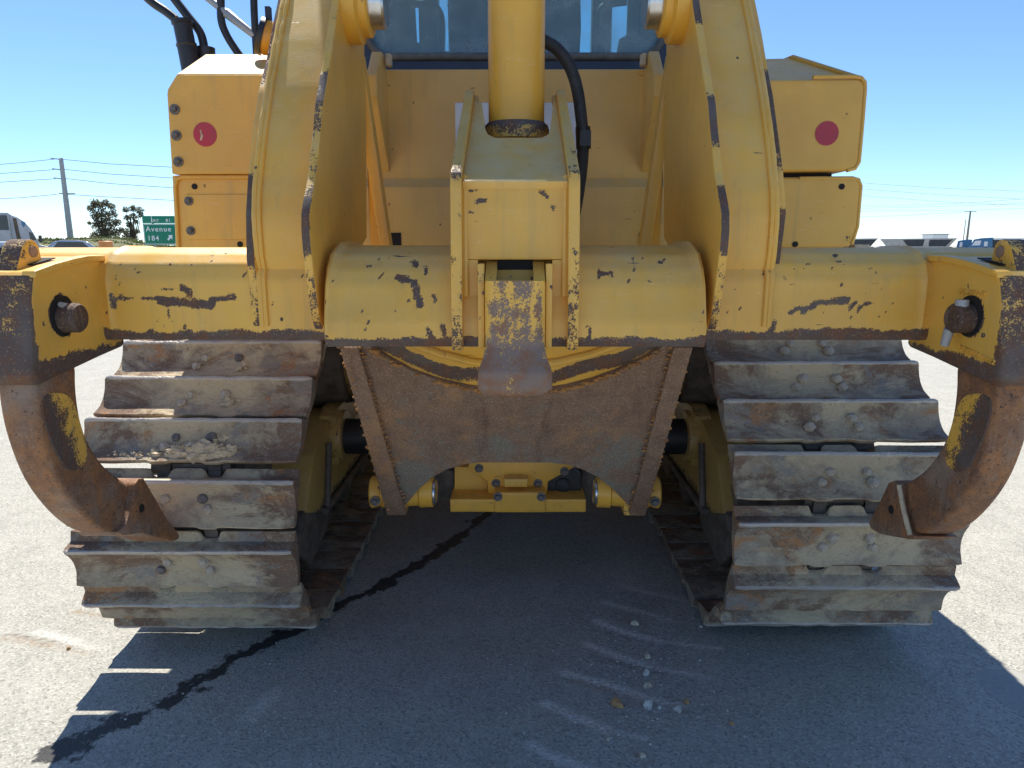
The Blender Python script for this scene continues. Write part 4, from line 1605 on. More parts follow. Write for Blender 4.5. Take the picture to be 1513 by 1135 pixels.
# lower hinge hubs
for s in (-1, 1):
    c = at(762 + s * 190, 727, 2.13)
    mb = MB()
    mb.lathe((s * 0.395, 2.13, c.z), (s, 0, 0), [(0, 0.050), (0.030, 0.050), (0.034, 0.045), (0.062, 0.052), (0.067, 0.047), (0.067, 0.005)], 28)
    hb = obj('hinge_hub', mb, M['cyl'], skid, wear=lambda co, n: 0.24)
    mb2 = hexbolt(0.009, 0.009)
    obj('hub_bolt', mb2, M['bolt'], hb, mw=Matrix.Translation((s * 0.440, 2.078, c.z - 0.012)) @ Matrix.Rotation(pi / 2, 4, 'X'))
    mb = MB()
    mb.lathe((s * 0.262, 2.13, c.z), (s, 0, 0), [(0.0, 0.03), (0.0, 0.048), (0.04, 0.050), (0.045, 0.044), (0.085, 0.046), (0.12, 0.046), (0.12, 0.02)], 28)
    hb2 = obj('hinge_hub', mb, M['cyl'], skid, wear=lambda co, n: 0.24)
    mb = MB()
    mb.lathe((s * 0.261, 2.13, c.z), (-s, 0, 0), [(0, 0.040), (0.006, 0.040), (0.010, 0.034), (0.010, 0.003)], 28)
    obj('hinge_pin', mb, M['chrome'], hb2)
    # cheek between hubs (bottom of the rail)
    mb = MB()
    mb.box(s * 0.345, s * 0.388, 2.09, 2.19, c.z - 0.065, c.z + 0.05)
    mb.bevel(0.008, 2)
    obj('hinge_cheek', mb, M['paint'], skid, wear=lambda co, n: 0.45)

# ---- drawbar hitch
hit = empty('drawbar_hitch', (0, 2.4, 0.35), parent=DOZ)


def hbox(u0, v0, u1, v1, Y, depth, mat, name, wear, bev=0.005, parent=hit, ref=0.03):
    a, b = at(u0, v0, Y), at(u1, v1, Y)
    mb = MB()
    mb.box(a.x, b.x, Y, Y + depth, b.z, a.z)
    mb.bevel(bev, 2)
    if ref:
        mb.refine(ref)
    return obj(name, mb, mat, parent, wear=(lambda co, n: wear))


hbox(665, 738, 866, 757, 2.30, 0.16, M['cyl'], 'hitch_bar', 0.30)
hb_ = hbox(731, 728, 806, 757.5, 2.292, 0.15, M['cyl'], 'hitch_block', 0.26)
hbox(745, 708, 780, 720, 2.31, 0.12, M['panel'], 'hitch_tongue', 0.35)
mb = MB()
outl = [(697, 676), (845, 676), (850, 690), (810, 712), (808, 742), (722, 742), (720, 712), (690, 692)]
mb.prism([at(u, v, 2.36) for u, v in outl], (0, 0.10, 0))
mb.bevel(0.006, 2)
obj('hitch_plate', mb, M['cyl'], hit, wear=lambda co, n: 0.2)
mb = MB()
outl = [(672, 690), (690, 690), (720, 712), (720, 740), (672, 740)]
mb.prism([at(u, v, 2.40) for u, v in outl], (0, 0.03, 0))
obj('hitch_recess', mb, M['panel'], hit, wear=lambda co, n: 0.1)
mb = MB()
outl = [(808, 712), (845, 692), (858, 700), (858, 740), (808, 740)]
mb.prism([at(u, v, 2.39) for u, v in outl], (0, 0.03, 0))
obj('hitch_recess', mb, M['black'], hit)  # black sheet painted in for the shade of the right recess
mb = MB()
c = at(832, 717, 2.385)
mb.lathe(c, (0, -1, 0), [(-0.01, 0.026), (0.006, 0.026), (0.010, 0.018), (0.010, 0.002)], 24)
obj('hitch_valve', mb, M['rubber'], hit)
for u0, u1 in ((640, 672), (858, 885)):
    mb = MB()
    a, b = at(u0, 695, 2.42), at(u1, 742, 2.42)
    mb.box(a.x, b.x, 2.42, 2.6, b.z, a.z)
    mb.bevel(0.01, 2)
    obj('hitch_bracket', mb, M['chain'], hit)
for (u, v) in ((736, 734), (800, 734), (708, 692), (834, 696), (733, 714), (795, 714)):
    Y = 2.292 if v > 725 else 2.36
    p = at(u, v, Y)
    if 'hb' not in CACHE:
        b = obj('hitch_bolt', hexbolt(0.009, 0.009), M['bolt'], hit, mw=Matrix.Translation(p) @ Matrix.Rotation(pi / 2, 4, 'X'))
        CACHE['hb'] = b.data
    else:
        link('hitch_bolt', CACHE['hb'], hit, Matrix.Translation(p) @ Matrix.Rotation(pi / 2, 4, 'X'))

# ---- fuel tank rear panel between the arms
YT = 2.28


def slab(name, px, Y, depth, mat, parent=DOZ, wear=0.08, bev=0.008, ref=0.06, smooth=35):
    mb = MB()
    mb.prism([at(u, v, Y) for u, v in px], (0, depth, 0))
    mb.bevel(bev, 3, 35)
    if ref:
        mb.refine(ref)
    return obj(name, mb, mat, parent, wear=(wear if callable(wear) else (lambda co, n: wear)), smooth=smooth)


tank = slab('fuel_tank', [(528, 102), (994, 102), (996, 266), (526, 266)], YT, 0.5, M['dusty'])
slab('tank_lower_panel', [(526, 275), (996, 275), (996, 374), (526, 374)], YT - 0.045, 0.4, M['dusty'], tank, 0.16)
mb = MB()
a, b = at(526, 262, YT), at(996, 277, YT - 0.045)
mb.prism([(a.x, YT + 0.01, a.z + 0.004), (b.x, YT + 0.01, a.z + 0.004), (b.x, YT - 0.044, b.z - 0.006), (a.x, YT - 0.044, b.z - 0.006)], (0, 0.03, 0))
obj('tank_ledge', mb, M['dusty'], tank, wear=lambda co, n: 0.05)
for u0, u1 in ((576, 593), (944, 955)):
    mb = MB()
    a, b = at(u0, 344, YT - 0.047), at(u1, 376, YT - 0.047)
    mb.box(a.x, b.x, YT - 0.0475, YT - 0.0455, b.z, a.z)
    obj('tank_slot', mb, M['hole'], tank)
mb = MB()
a, b = at(672, 152, YT - 0.003), at(855, 290, YT - 0.003)
mb.box(a.x, b.x, YT - 0.006, YT - 0.002, b.z, a.z)
mb.bevel(0.0015, 1)
obj('tank_decal', mb, M['decal'], tank)
for s in (-1, 1):
    mb = MB()
    X = 0.395
    a, b = at(762 + s * 196, 88, YT), at(762 + s * 200, 255, YT)
    yz = [(YT, a.z), (YT - 0.07, a.z + 0.005), (YT - 0.16, a.z - 0.08), (YT - 0.17, a.z - 0.14), (YT, b.z)]
    mb.prism_x(yz, s * X, s * (X + 0.03))
    mb.bevel(0.003, 2)
    mb.refine(0.04)
    obj('tank_fin', mb, M['dusty'], tank, wear=lambda co, n: 0.2)
    mb = MB()
    c = at(762 + s * 189, 86, YT - 0.05)
    mb.box(c.x - 0.008, c.x + 0.008, YT - 0.05, YT - 0.02, c.z - 0.02, c.z + 0.015)
    mb.bevel(0.003, 1)
    obj('window_latch', mb, M['mud'], tank)

# ---- side boxes over the tracks
YB = 2.22
lb = slab('battery_box', [(259, 109.5), (400, 109.5), (420, 257), (252.5, 257), (245, 138), (246, 131)], YB, 1.1, M['panel'], DOZ, 0.06, 0.006)
# sloping lid
mb = MB()
r0, r1 = at(260, 109, YB), at(420, 109, YB)
t0, t1 = at(303, 80, YB + 0.36), at(420, 80, YB + 0.36)
mb.prism([r0 + Vector((0, 0.004, 0.001)), r1 + Vector((0, 0.004, 0.001)), t1, t0], (0, 0.02, -0.05))
mb.refine(0.08)
obj('box_lid', mb, M['panel'], lb, wear=lambda co, n: 0.08, smooth=30)
mb = MB()
e0, e1 = at(246, 131, YB), at(259, 109, YB)
mb.prism([e1 + Vector((0, 0.006, 0)), t0 + Vector((0, 0, 0)), t0 + Vector((-0.16, 0.25, -0.12)), e0 + Vector((0, 0.006, 0))], (0.02, 0.01, -0.03))
obj('box_chamfer', mb, M['panel'], lb, wear=lambda co, n: 0.06, smooth=30)
for (u, v) in ((257, 161.5), (259.5, 200), (262.5, 239)):
    p = at(u, v, YB - 0.0005)
    if 'xb' not in CACHE:
        b = obj('box_bolt', hexbolt(0.0088, 0.009), M['bolt'], lb, mw=Matrix.Translation(p) @ Matrix.Rotation(pi / 2, 4, 'X'))
        CACHE['xb'] = b.data
    else:
        link('box_bolt', CACHE['xb'], lb, Matrix.Translation(p) @ Matrix.Rotation(pi / 2, 4, 'X'))
ll = slab('lower_box', [(253, 259), (420, 259), (420, 368), (260, 368)], YB + 0.02, 1.0, M['panel'], DOZ, 0.1, 0.004)
# its recessed door with rolled rim
rim = [(262, 366), (260.5, 330), (257.5, 275), (260, 265), (268, 261.5), (330, 261.5), (420, 261.5)]
mb = MB()
mb.tube([at(u, v, YB + 0.016) for u, v in rim], 0.0065, 10)
obj('rolled_rim', mb, M['panel'], ll, wear=lambda co, n: 0.12, smooth=60)
slab('access_door', [(273, 287), (420, 287), (420, 354), (277, 354)], YB + 0.014, 0.02, M['panel'], ll, 0.08, 0.003)
for (u, v, m_) in ((286.5, 275.5, 'hole'), (278, 297, 'bolt'), (281, 341, 'bolt'), (354, 361, 'hole')):
    p = at(u, v, YB + (0.0135 if m_ == 'bolt' else 0.0195))
    if m_ == 'bolt':
        link('box_bolt', CACHE['xb'], ll, Matrix.Translation(p) @ Matrix.Rotation(pi / 2, 4, 'X') @ Matrix.Scale(0.9, 4))
    else:
        mb = MB()
        mb.lathe(p, (0, -1, 0), [(-0.002, 0.009), (0.002, 0.009), (0.002, 0.001)], 16)
        obj('drain_hole', mb, M['hole'], ll)

rb = slab('hydraulic_tank', [(1100, 118), (1268, 117), (1276, 121), (1277.5, 130), (1268, 240), (1262, 250), (1250, 253), (1100, 255)], YB, 1.1, M['panel'], DOZ, lambda co, n: 0.08 + (0.34 * (1 - smoothstep(0, 0.05, hypot(co.x - 0.875, (co.z - 1.705) * 1.7))) if n.y < -0.5 else 0), 0.012, 0.025)
mb = MB()
r0, r1 = at(1100, 117, YB), at(1270, 116, YB)
t0, t1 = at(1100, 88, YB + 0.34), at(1170, 87, YB + 0.34)
mb.prism([r0 + Vector((0, 0.012, -0.002)), r1 + Vector((0, 0.012, -0.002)), t1, t0], (0, 0.02, -0.05))
mb.refine(0.08)
obj('box_lid', mb, M['panel'], rb, wear=lambda co, n: 0.1)
mb = MB()
mb.prism([r1 + Vector((0.004, 0.012, -0.004)), t1, t1 + Vector((0.12, 0.2, -0.05)), r1 + Vector((0.006, 0.25, -0.01))], (0.0, 0.01, -0.04))
mb.tube([r1 + Vector((0.002, 0.008, 0)), t1 + Vector((0, 0, 0.004)), t1 + Vector((-0.01, 0.1, 0.01))], 0.008, 8)
obj('box_chamfer', mb, M['panel'], rb, wear=lambda co, n: 0.2)
rl = slab('lower_box', [(1100, 262), (1262, 261.5), (1270, 264), (1272.5, 274), (1267, 335), (1258, 362), (1250, 367), (1100, 368)], YB + 0.01, 1.0, M['panel'], DOZ, lambda co, n: 0.12 + 0.35 * (1 - smoothstep(0.0, 0.07, hypot(co.x - 1.05, co.z - 1.2))), 0.014, 0.025)
mb = MB()
mb.box(0.78, 0.99, YB + 0.05, 3.2, at(1200, 261, YB).z + 0.001, at(1200, 254, YB).z)
obj('gap_shade', mb, M['hole'], rl)  # near-black block painted in for the shade between tank and lower box
mb = MB()
mb.tube([at(u, v, YB + 0.004) for u, v in ((1200, 114.5), (1262, 114), (1271, 116), (1276, 122), (1276.5, 132), (1272, 190), (1267.5, 240), (1262, 249), (1250, 252))], 0.0065, 10)
obj('rolled_rim', mb, M['panel'], rb, wear=lambda co, n: 0.14, smooth=60)
mb = MB()
mb.tube([at(u, v, YB + 0.014) for u, v in ((1180, 264), (1258, 263.5), (1267, 266), (1270.5, 275), (1265.5, 335), (1257, 361))], 0.006, 10)
obj('rolled_rim', mb, M['panel'], rl, wear=lambda co, n: 0.2, smooth=60)
for (u, v) in ((1242.5, 276), (1174, 361)):
    p = at(u, v, YB + 0.0095)
    mb = MB()
    mb.lathe(p, (0, -1, 0), [(-0.002, 0.009), (0.002, 0.009), (0.002, 0.001)], 16)
    obj('drain_hole', mb, M['hole'], rl)
# red reflector stickers
for (u, v, par) in ((302, 198.5, lb), (1220.5, 197.5, rb)):
    p = at(u, v, YB)
    mb = MB()
    mb.lathe(p, (0, -1, 0), [(-0.001, 0.0355), (0.0015, 0.0355), (0.0015, 0.001)], 40)
    st = obj('red_sticker', mb, M['sticker'], par, smooth=30)
    if u < 500:
        mb = MB()
        q = [(294, 193), (296, 191), (296.5, 196), (299, 200), (297, 207), (294.5, 207), (295.5, 200)]
        mb.prism([at(a, b, YB - 0.0026) for a, b in q], (0, 0.0015, 0))
        obj('sticker_tear', mb, M['mud'], st)
# wooden block and step on the boxes' bottom
mb = MB()
a, b = at(1262, 361, 2.3), at(1284, 372, 2.3)
mb.box(a.x, b.x, 2.3, 2.5, b.z, a.z)
mb.bevel(0.006, 2)
obj('rubber_block', mb, M['rock_t'], rl)

# ---- cab
YCB = 2.62
cab = empty('cab', (0, 3.3, 1.75), parent=DOZ)
zb = at(762, 105, YCB).z
zs = at(762, 84, YCB).z
hwc = 0.60
# rear wall with a round-cornered opening
mb = MB()
wx = abs(at(541, 50, YCB).x)
top = 3.0
cr = 0.085
inner = []
for (cx_, cz_, a0) in ((-wx + cr, zs + cr, pi), (wx - cr, zs + cr, 1.5 * pi), (wx - cr, top - 0.15 - cr, 0), (-wx + cr, top - 0.15 - cr, 0.5 * pi)):
    for k in range(9):
        a = a0 + (pi / 2) * k / 8
        inner.append((cx_ + cr * cos(a), cz_ + cr * sin(a)))
outer = []
for x_, z_ in inner:
    dx, dz = x_, z_ - (zs + top) / 2
    k = min(hwc / max(abs(dx), 1e-6), ((top + 0.02 - zb) / 2 + 0.1) / max(abs(dz), 1e-6))
    outer.append((max(-hwc, min(hwc, dx * 1.6)), max(zb - 0.002, min(top, (zs + top) / 2 + dz * 1.6))))
n = len(inner)
for yy in (YCB,):
    va = [mb.bm.verts.new((x_, yy, z_)) for x_, z_ in inner]
    vb = [mb.bm.verts.new((x_, yy, z_)) for x_, z_ in outer]
    vc_ = [mb.bm.verts.new((x_, yy + 0.05, z_)) for x_, z_ in inner]
    for i in range(n):
        j = (i + 1) % n
        mb.face([va[i], va[j], vb[j], vb[i]])
        mb.face([va[j], va[i], vc_[i], vc_[j]])
mb.box(-hwc, hwc, YCB + 0.004, YCB + 0.04, zb - 0.12, zb - 0.0021)
obj('rear_wall', mb, M['navy'], cab, smooth=30)
mb = MB()
mb.tube([(x_, YCB - 0.004, z_) for x_, z_ in inner + [inner[0]]], 0.013, 8, False)
obj('window_gasket', mb, M['gasket'], cab, smooth=60)
mb = MB()
mb.prism([(x_, YCB + 0.014, z_) for x_, z_ in inner], (0, 0.006, 0))
obj('rear_window', mb, M['glass'], cab, smooth=0)
# shell: roof, floor, posts, sills
mb = MB()
mb.box(-0.70, 0.77, 2.50, 4.15, 3.0, 3.12)  # out of view; right overhang widened to shade the tank lid
mb.bevel(0.03, 2)
obj('cab_roof', mb, M['panel'], cab, wear=lambda co, n: 0.06)
mb = MB()
mb.box(-0.60, 0.60, YCB + 0.06, 4.0, 1.30, 1.62)
obj('cab_base', mb, M['interior'], cab)
for x0, x1, y0, y1 in ((-0.60, -0.50, 2.68, 2.78), (0.50, 0.60, 2.68, 2.78), (-0.60, -0.53, 3.25, 3.33), (0.53, 0.60, 3.25, 3.33), (-0.50, -0.40, 3.9, 4.0), (0.40, 0.50, 3.9, 4.0), (-0.30, -0.235, 4.0, 4.05), (0.235, 0.30, 4.0, 4.05)):
    mb = MB()
    mb.box(x0, x1, y0, y1, 1.62, 3.0)
    mb.bevel(0.008, 1)
    obj('cab_post', mb, M['interior'], cab)
mb = MB()
mb.box(-0.60, -0.57, 2.78, 3.95, 1.62, 2.02)
mb.box(0.57, 0.60, 2.78, 3.95, 1.62, 2.02)
mb.box(-0.45, 0.45, 3.95, 4.0, 1.62, 2.12)
obj('cab_sill', mb, M['interior'], cab)
# seat
mb = MB()
mb.prism_x([(3.02, 1.85), (2.98, 2.16), (3.02, 2.48), (3.10, 2.50), (3.14, 2.2), (3.2, 2.0), (3.55, 1.98), (3.55, 1.85)], -0.27, 0.20)
mb.bevel(0.05, 3, 25)
st = obj('operator_seat', mb, M['seat'], cab, smooth=60)
mb = MB()
mb.box(-0.14, 0.10, 3.03, 3.10, 2.52, 2.72)
mb.bevel(0.03, 3)
obj('headrest', mb, M['seat'], st, smooth=60)
for q in ([(500, -70), (560, -70), (612, 8), (615, 62), (640, 70), (668, 78), (668, 110), (500, 110)], [(560, -70), (612, -70), (612, 8), (575, 10)], [(821, -70), (856, -70), (858, 40), (856, 80), (910, 84), (915, 58), (926, 52), (930, -70), (1010, -70), (1010, 110), (800, 110), (805, 80), (821, 82), (818, 60), (821, 30)]):
    mb = MB()
    mb.prism([at(u, v, 3.96) for u, v in q], (0, 0.03, 0))
    obj('cab_panel', mb, M['interior'], cab)
for px in ([(651, 90), (652, 40), (648, 18), (636, 8), (600, 4)], [(884, 90), (884, 30), (890, 12), (905, 5), (930, 2)]):
    mb = MB()
    mb.tube([at(u, v, 3.8) for u, v in smooth_px([px[0]] + px + [px[-1]], 4)[4:20]], 0.020, 8)
    obj('grab_rail', mb, M['black'], cab, smooth=60)
mb = MB()
mb.box(-0.56, 0.56, 2.70, 2.74, 2.42, 2.46)
obj('rear_crossbar', mb, M['interior'], cab)

# ---- rails, canister and lamp at the left of the cab
YR_ = 2.95


def rail(name, px, r, Y, mat='black'):
    mb = MB()
    P = [at(u, v, Y) for u, v in px]
    dense = []
    for i in range(len(P) - 1):
        for k in range(5):
            a = P[max(i - 1, 0)]
            b, c = P[i], P[i + 1]
            d = P[min(i + 2, len(P) - 1)]
            f = k / 5
            dense.append(0.5 * ((2 * b) + (c - a) * f + (2 * a - 5 * b + 4 * c - d) * f * f + (3 * b - a - 3 * c + d) * f ** 3))
    dense.append(P[-1])
    mb.tube(dense, r, 12)
    return obj(name, mb, M[mat], DOZ, smooth=60)


rail('handrail', [(190, -30), (220, 0), (243, 16), (258, 28)], 0.0165, YR_)
rail('handrail', [(236, -30), (258, 0), (275, 22), (293, 45), (299, 62), (300, 74), (301, 100)], 0.0165, YR_)
rail('handrail', [(324, -60), (325, 0), (326, 30), (333, 50), (345, 70), (358, 88)], 0.0150, YR_)
rail('handrail', [(373, -60), (374, 0), (376, 45), (379, 95)], 0.0140, YR_)
mb = MB()
A, B = at(300, -8, YR_), at(376, 53, YR_)
mb.tube([A, A.lerp(B, 0.42), A.lerp(B, 0.44), B], [0.014, 0.014, 0.019, 0.014], 10)
mb.tube([A.lerp(B, 0.46), A.lerp(B, 0.95)], [0.018, 0.011], 10)
obj('gas_strut', mb, M['galv'], DOZ, smooth=60)
mb = MB()
A, B = at(267, 30, YR_ - 0.05), at(283, 110, YR_ - 0.05)
d = (B - A).normalized()
L = (B - A).length
mb.lathe(A, d, [(0, 0.030), (0.0, 0.039), (0.012, 0.039), (0.014, 0.034), (0.085, 0.034), (0.085, 0.038), (0.092, 0.038), (0.095, 0.0355), (L, 0.0365)], 24)
can = obj('exhaust_canister', mb, M['black'], DOZ, smooth=40)
mb = MB()
A, B = at(303, 70, YR_), at(305, 100, YR_)
mb.lathe(A, (B - A).normalized(), [(0, 0.028), (0, 0.034), (0.01, 0.034), (0.1, 0.032)], 20)
obj('rail_socket', mb, M['black'], DOZ, smooth=40)
c = at(396, 52, 2.45)
mb = MB()
mb.lathe(c + Vector((-0.025, 0, 0.0)), Vector((0.75, 0.2, -0.25)), [(0, 0.02), (0.0, 0.052), (0.02, 0.055), (0.06, 0.045), (0.09, 0.03)], 24)
lamp = obj('work_lamp', mb, M['amber'], DOZ, smooth=50)
mb = MB()
mb.lathe(c + Vector((-0.028, 0, 0.0)), Vector((0.75, 0.2, -0.25)), [(-0.004, 0.03), (-0.004, 0.057), (0.014, 0.060), (0.014, 0.05)], 24)
mb.box(c.x - 0.004, c.x + 0.012, c.y - 0.01, c.y + 0.01, c.z + 0.04, c.z + 0.085)
obj('lamp_housing', mb, M['black'], lamp, smooth=50)

# ---- dried mud on the left track (clods lying on the ledges)
mb = MB()
frames = near_shoe_frames(-1)
fr = [m for m in frames if (m @ Vector((0, 0.05, 0))).y < 2.35 and (m @ Vector((0, 0.05, 0))).z > 0.35]
fr.sort(key=lambda m: -(m @ Vector((0, 0.05, 0))).z)


def clods(m, x0, x1, y, n, r, seed):
    rnd = random.Random(seed)
    for k in range(n):
        x_ = rnd.uniform(x0, x1)
        rr = r * rnd.uniform(0.35, 1.0) * (1 - 0.6 * abs((x_ - (x0 + x1) / 2) / ((x1 - x0) / 2 + 1e-6)))
        p = m @ Vector((x_, y + rnd.uniform(-0.012, 0.014), 0.021 + rr * 0.3))
        mb.blob(p, max(rr, r * 0.22), 2, 1.0, (1.2, 1.0, 0.8), k + seed * 10)


for i, m in enumerate(fr[:5]):
    c = m @ Vector((0, 0.05, 0))
    if 0.60 < c.z < 0.74:
        clods(m, -0.06, 0.125, 0.014, 130, 0.024, 3 + i)
        clods(m, -0.22, 0.02, 0.006, 40, 0.010, 13 + i)
        clods(m, 0.05, 0.10, 0.055, 14, 0.013, 23 + i)
    elif c.z >= 0.74:
        clods(m, 0.045, 0.10, 0.030, 9, 0.011, 33 + i)
    else:
        clods(m, -0.20, -0.03, 0.124, 60, 0.014, 43 + i)
        clods(m, 0.03, 0.14, 0.124, 40, 0.013, 53 + i)
tag(obj('dried_mud', mb, M['mud'], TRK[-1][0], smooth=0), kind='stuff')

# ================================================================== STONES ON THE YARD
stones = [
    (911, 1041, 0.0165, 'rock_o', 'large orange-brown stone, biggest of the loose stones on the shaded asphalt'),
    (958, 1042, 0.0165, 'rock_g', 'flat pale grey stone beside the orange-brown one on the asphalt'),
    (959, 1014, 0.0115, 'rock_t', 'two-toned stone, half grey half rust, behind the flat pale one'),
    (955, 995, 0.0115, 'rock_g', 'rounded light grey stone lying at the end of a dark gouge'),
    (956, 971, 0.0100, 'rock_t', 'upright tan chip, farthest of the stones in the line by the scrapes'),
    (939, 922, 0.0120, 'rock_t', 'crumbled tan stone near the right track, in the upper chalk scrapes'),
    (1003, 1049, 0.0105, 'rock_g', 'greyish stone in the small brown dirt patch right of the line of stones'),
    (1014, 1038, 0.0090, 'rock_o', 'small rusty crumb at the upper edge of the brown dirt patch'),
    (975, 1046, 0.0060, 'rock_g', 'tiny grey pebble touching the right end of the flat pale stone'),
    (949, 1117, 0.0085, 'rock_t', 'tan pebble on the asphalt close to the bottom of the picture'),
    (1081, 1069, 0.0065, 'rock_o', 'dark brown pebble alone on smooth shaded asphalt right of the scrapes'),
    (100, 961, 0.0070, 'rock_o', 'dark brown pebble on the sunlit asphalt beside the left track'),
    (899, 1092, 0.0055, 'rock_t', 'small pebble in the lowest long chalk scrape'),
    (1036, 926, 0.0055, 'rock_g', 'small grey pebble near the foot of the right track'),
]
for i, (u, v, r, mat, lab) in enumerate(stones):
    p = on_ground(u, v)
    mb = MB()
    rnd = random.Random(i + 5)
    r *= 1.18
    mb.blob((0, 0, 0), r, 3, 0.6, (1.25, 0.9, 0.72), i * 1.7 + 3)
    # knock flat facets
    for _ in range(11):
        nv = Vector((rnd.uniform(-1, 1), rnd.uniform(-1, 1), rnd.uniform(-0.2, 1))).normalized()
        for vtx in mb.bm.verts:
            d = vtx.co.dot(nv) - r * rnd.uniform(0.5, 0.66)
            if d > 0:
                vtx.co -= nv * d
    o = obj('rock', mb, M[mat], None, smooth=25, mw=Matrix.Translation((p.x, p.y, r * 0.40)) @ Matrix.Rotation(rnd.uniform(0, 6), 4, 'Z'))
    tag(o, lab, 'stone', 'loose stones on the yard')

# fine grit around the scrapes
mb = MB()
rnd = random.Random(4)
for k in range(260):
    u, v = rnd.choice([(rnd.gauss(930, 60), rnd.gauss(1010, 55)), (rnd.uniform(20, 1490), rnd.uniform(940, 1130))])
    p = on_ground(u, v)
    mb.blob((p.x, p.y, 0.001), rnd.uniform(0.0012, 0.0034), 1, 0.5, (1.2, 1, 0.7), k)
tag(obj('grit', mb, M['rock_g'], None, smooth=0), 'fine grit scattered over the yard asphalt', None, None, 'stuff')

# ================================================================== BACKGROUND
# ---- green exit sign
def flat_text(body, size, X, Y, Z, parent, mat, name='sign_lettering', bold=0.0, align='LEFT'):
    cu = bpy.data.curves.new(name, 'FONT')
    cu.body = body
    cu.size = size
    cu.extrude = 0.01
    cu.offset = bold
    cu.space_character = 1.2
    cu.align_x = align
    tmp = bpy.data.objects.new('tmp', cu)
    COL.objects.link(tmp)
    dg = bpy.context.evaluated_depsgraph_get()
    me = bpy.data.meshes.new_from_object(tmp.evaluated_get(dg))
    bpy.data.objects.remove(tmp)
    me.materials.clear()
    me.materials.append(mat)
    m = Matrix.Translation((X, Y, Z)) @ Matrix.Rotation(pi / 2, 4, 'X')
    return link(name, me, parent, m)


YS = 60.0
pxm = YS / F
c0 = at(208, 319, YS)
c1_ = at(213, 362, YS)
sgn = empty('exit_sign', (c0.x + 2.2, YS, 0), 'green motorway exit sign with white lettering, partly behind the bulldozer', 'sign')
W_ = 4.9
mb = MB()
z0 = c1_.z
z1 = at(208, 330.5, YS).z
mb.box(c0.x, c0.x + W_, YS, YS + 0.06, z0, z1)
mb.bevel(0.05, 2)
obj('sign_panel', mb, M['signgreen'], sgn)
mb = MB()
t = c0.z
mb.box(c0.x, c0.x + W_, YS, YS + 0.06, z1 + 0.03, t)
mb.bevel(0.05, 2)
obj('exit_tab', mb, M['signgreen'], sgn)
mb = MB()
g = 0.05
for (a, b, c, d) in ((c0.x + g, c0.x + W_ - g, z0 + g, z0 + g + 0.045), (c0.x + g, c0.x + W_ - g, z1 - g - 0.045, z1 - g), (c0.x + g, c0.x + g + 0.045, z0 + g, z1 - g), (c0.x + 0.78, c0.x + 0.83, z1 + 0.06, t - 0.04)):
    mb.box(a, b, YS - 0.012, YS - 0.002, c, d)
obj('sign_border', mb, M['signwhite'], sgn)
p = at(222, 327.5, YS)
flat_text('EXIT', 0.28, p.x, YS - 0.013, p.z, sgn, M['signwhite'], bold=0.004)
p = at(244, 327.8, YS)
flat_text('81', 0.36, p.x, YS - 0.013, p.z, sgn, M['signwhite'], bold=0.004)
p = at(214.5, 342, YS)
flat_text('Avenue', 0.60, p.x, YS - 0.013, p.z, sgn, M['signwhite'], bold=0.004)
p = at(217, 355.5, YS)
flat_text('184', 0.58, p.x, YS - 0.013, p.z, sgn, M['signwhite'], bold=0.004)
a = at(246, 355, YS)
mb = MB()
S = 0.40
arw = [(0.0, 0.08), (0.20, 0.28), (0.10, 0.40), (0.46, 0.44), (0.44, 0.06), (0.32, 0.18), (0.12, -0.04)]
mb.prism([(a.x + q[0] * 1.0, YS - 0.013, a.z + q[1]) for q in arw], (0, 0.01, 0))
obj('sign_arrow', mb, M['signwhite'], sgn)
for dx in (0.8, W_ - 0.8):
    mb = MB()
    mb.box(c0.x + dx - 0.06, c0.x + dx + 0.06, YS + 0.07, YS + 0.2, 0, c0.z)
    obj('sign_post', mb, M['galv'], sgn)

# ---- grass berm behind the yard
mb = MB()
NX = 90
rows = []
for j, (dy, hz) in enumerate(((0, 0), (2, 0.8), (4, 1.5), (6, 1.9), (9, 2.0), (14, 1.2), (18, 0.0))):
    row = []
    for i in range(NX):
        x_ = -95 + i * 1.0
        Y = 84 + dy
        hh = hz * (1 + 0.22 * noise.noise(Vector((x_ * 0.09, dy * 0.2, 2)))) * (1 - 0.55 * smoothstep(-52, -44, x_)) * (1 - smoothstep(-14, -6, x_))
        row.append(Vector((x_, Y, hh - 0.01)))
    rows.append(row)
V = [[mb.bm.verts.new(p) for p in r] for r in rows]
for j in range(len(V) - 1):
    for i in range(NX - 1):
        mb.face([V[j][i], V[j][i + 1], V[j + 1][i + 1], V[j + 1][i]])
tag(obj('berm', mb, M['soil'], None), 'low grassy berm behind the yard on the left', None, None, 'structure')
mb = MB()
rnd = random.Random(8)
for k in range(5200):
    x_ = rnd.uniform(-68, -30)
    dy = rnd.uniform(0.5, 9)
    hz = (0, 0.8, 1.5, 1.9, 2.0)[min(4, int(dy / 2))] * (1 + 0.22 * noise.noise(Vector((x_ * 0.09, dy * 0.2, 2)))) * (1 - 0.55 * smoothstep(-52, -44, x_))
    h = rnd.uniform(0.15, 0.45)
    w = rnd.uniform(0.1, 0.3)
    a = rnd.uniform(0, pi)
    b = Vector((x_, 84 + dy, hz - 0.05))
    d = Vector((cos(a), sin(a), 0)) * w
    vs = [mb.bm.verts.new(b - d), mb.bm.verts.new(b + d), mb.bm.verts.new(b + d * 0.2 + Vector((rnd.uniform(-.1, .1), 0, h)))]
    mb.face(vs)
tag(obj('grass', mb, M['grass'], None, smooth=0), 'tufted green grass covering the berm', None, None, 'stuff')


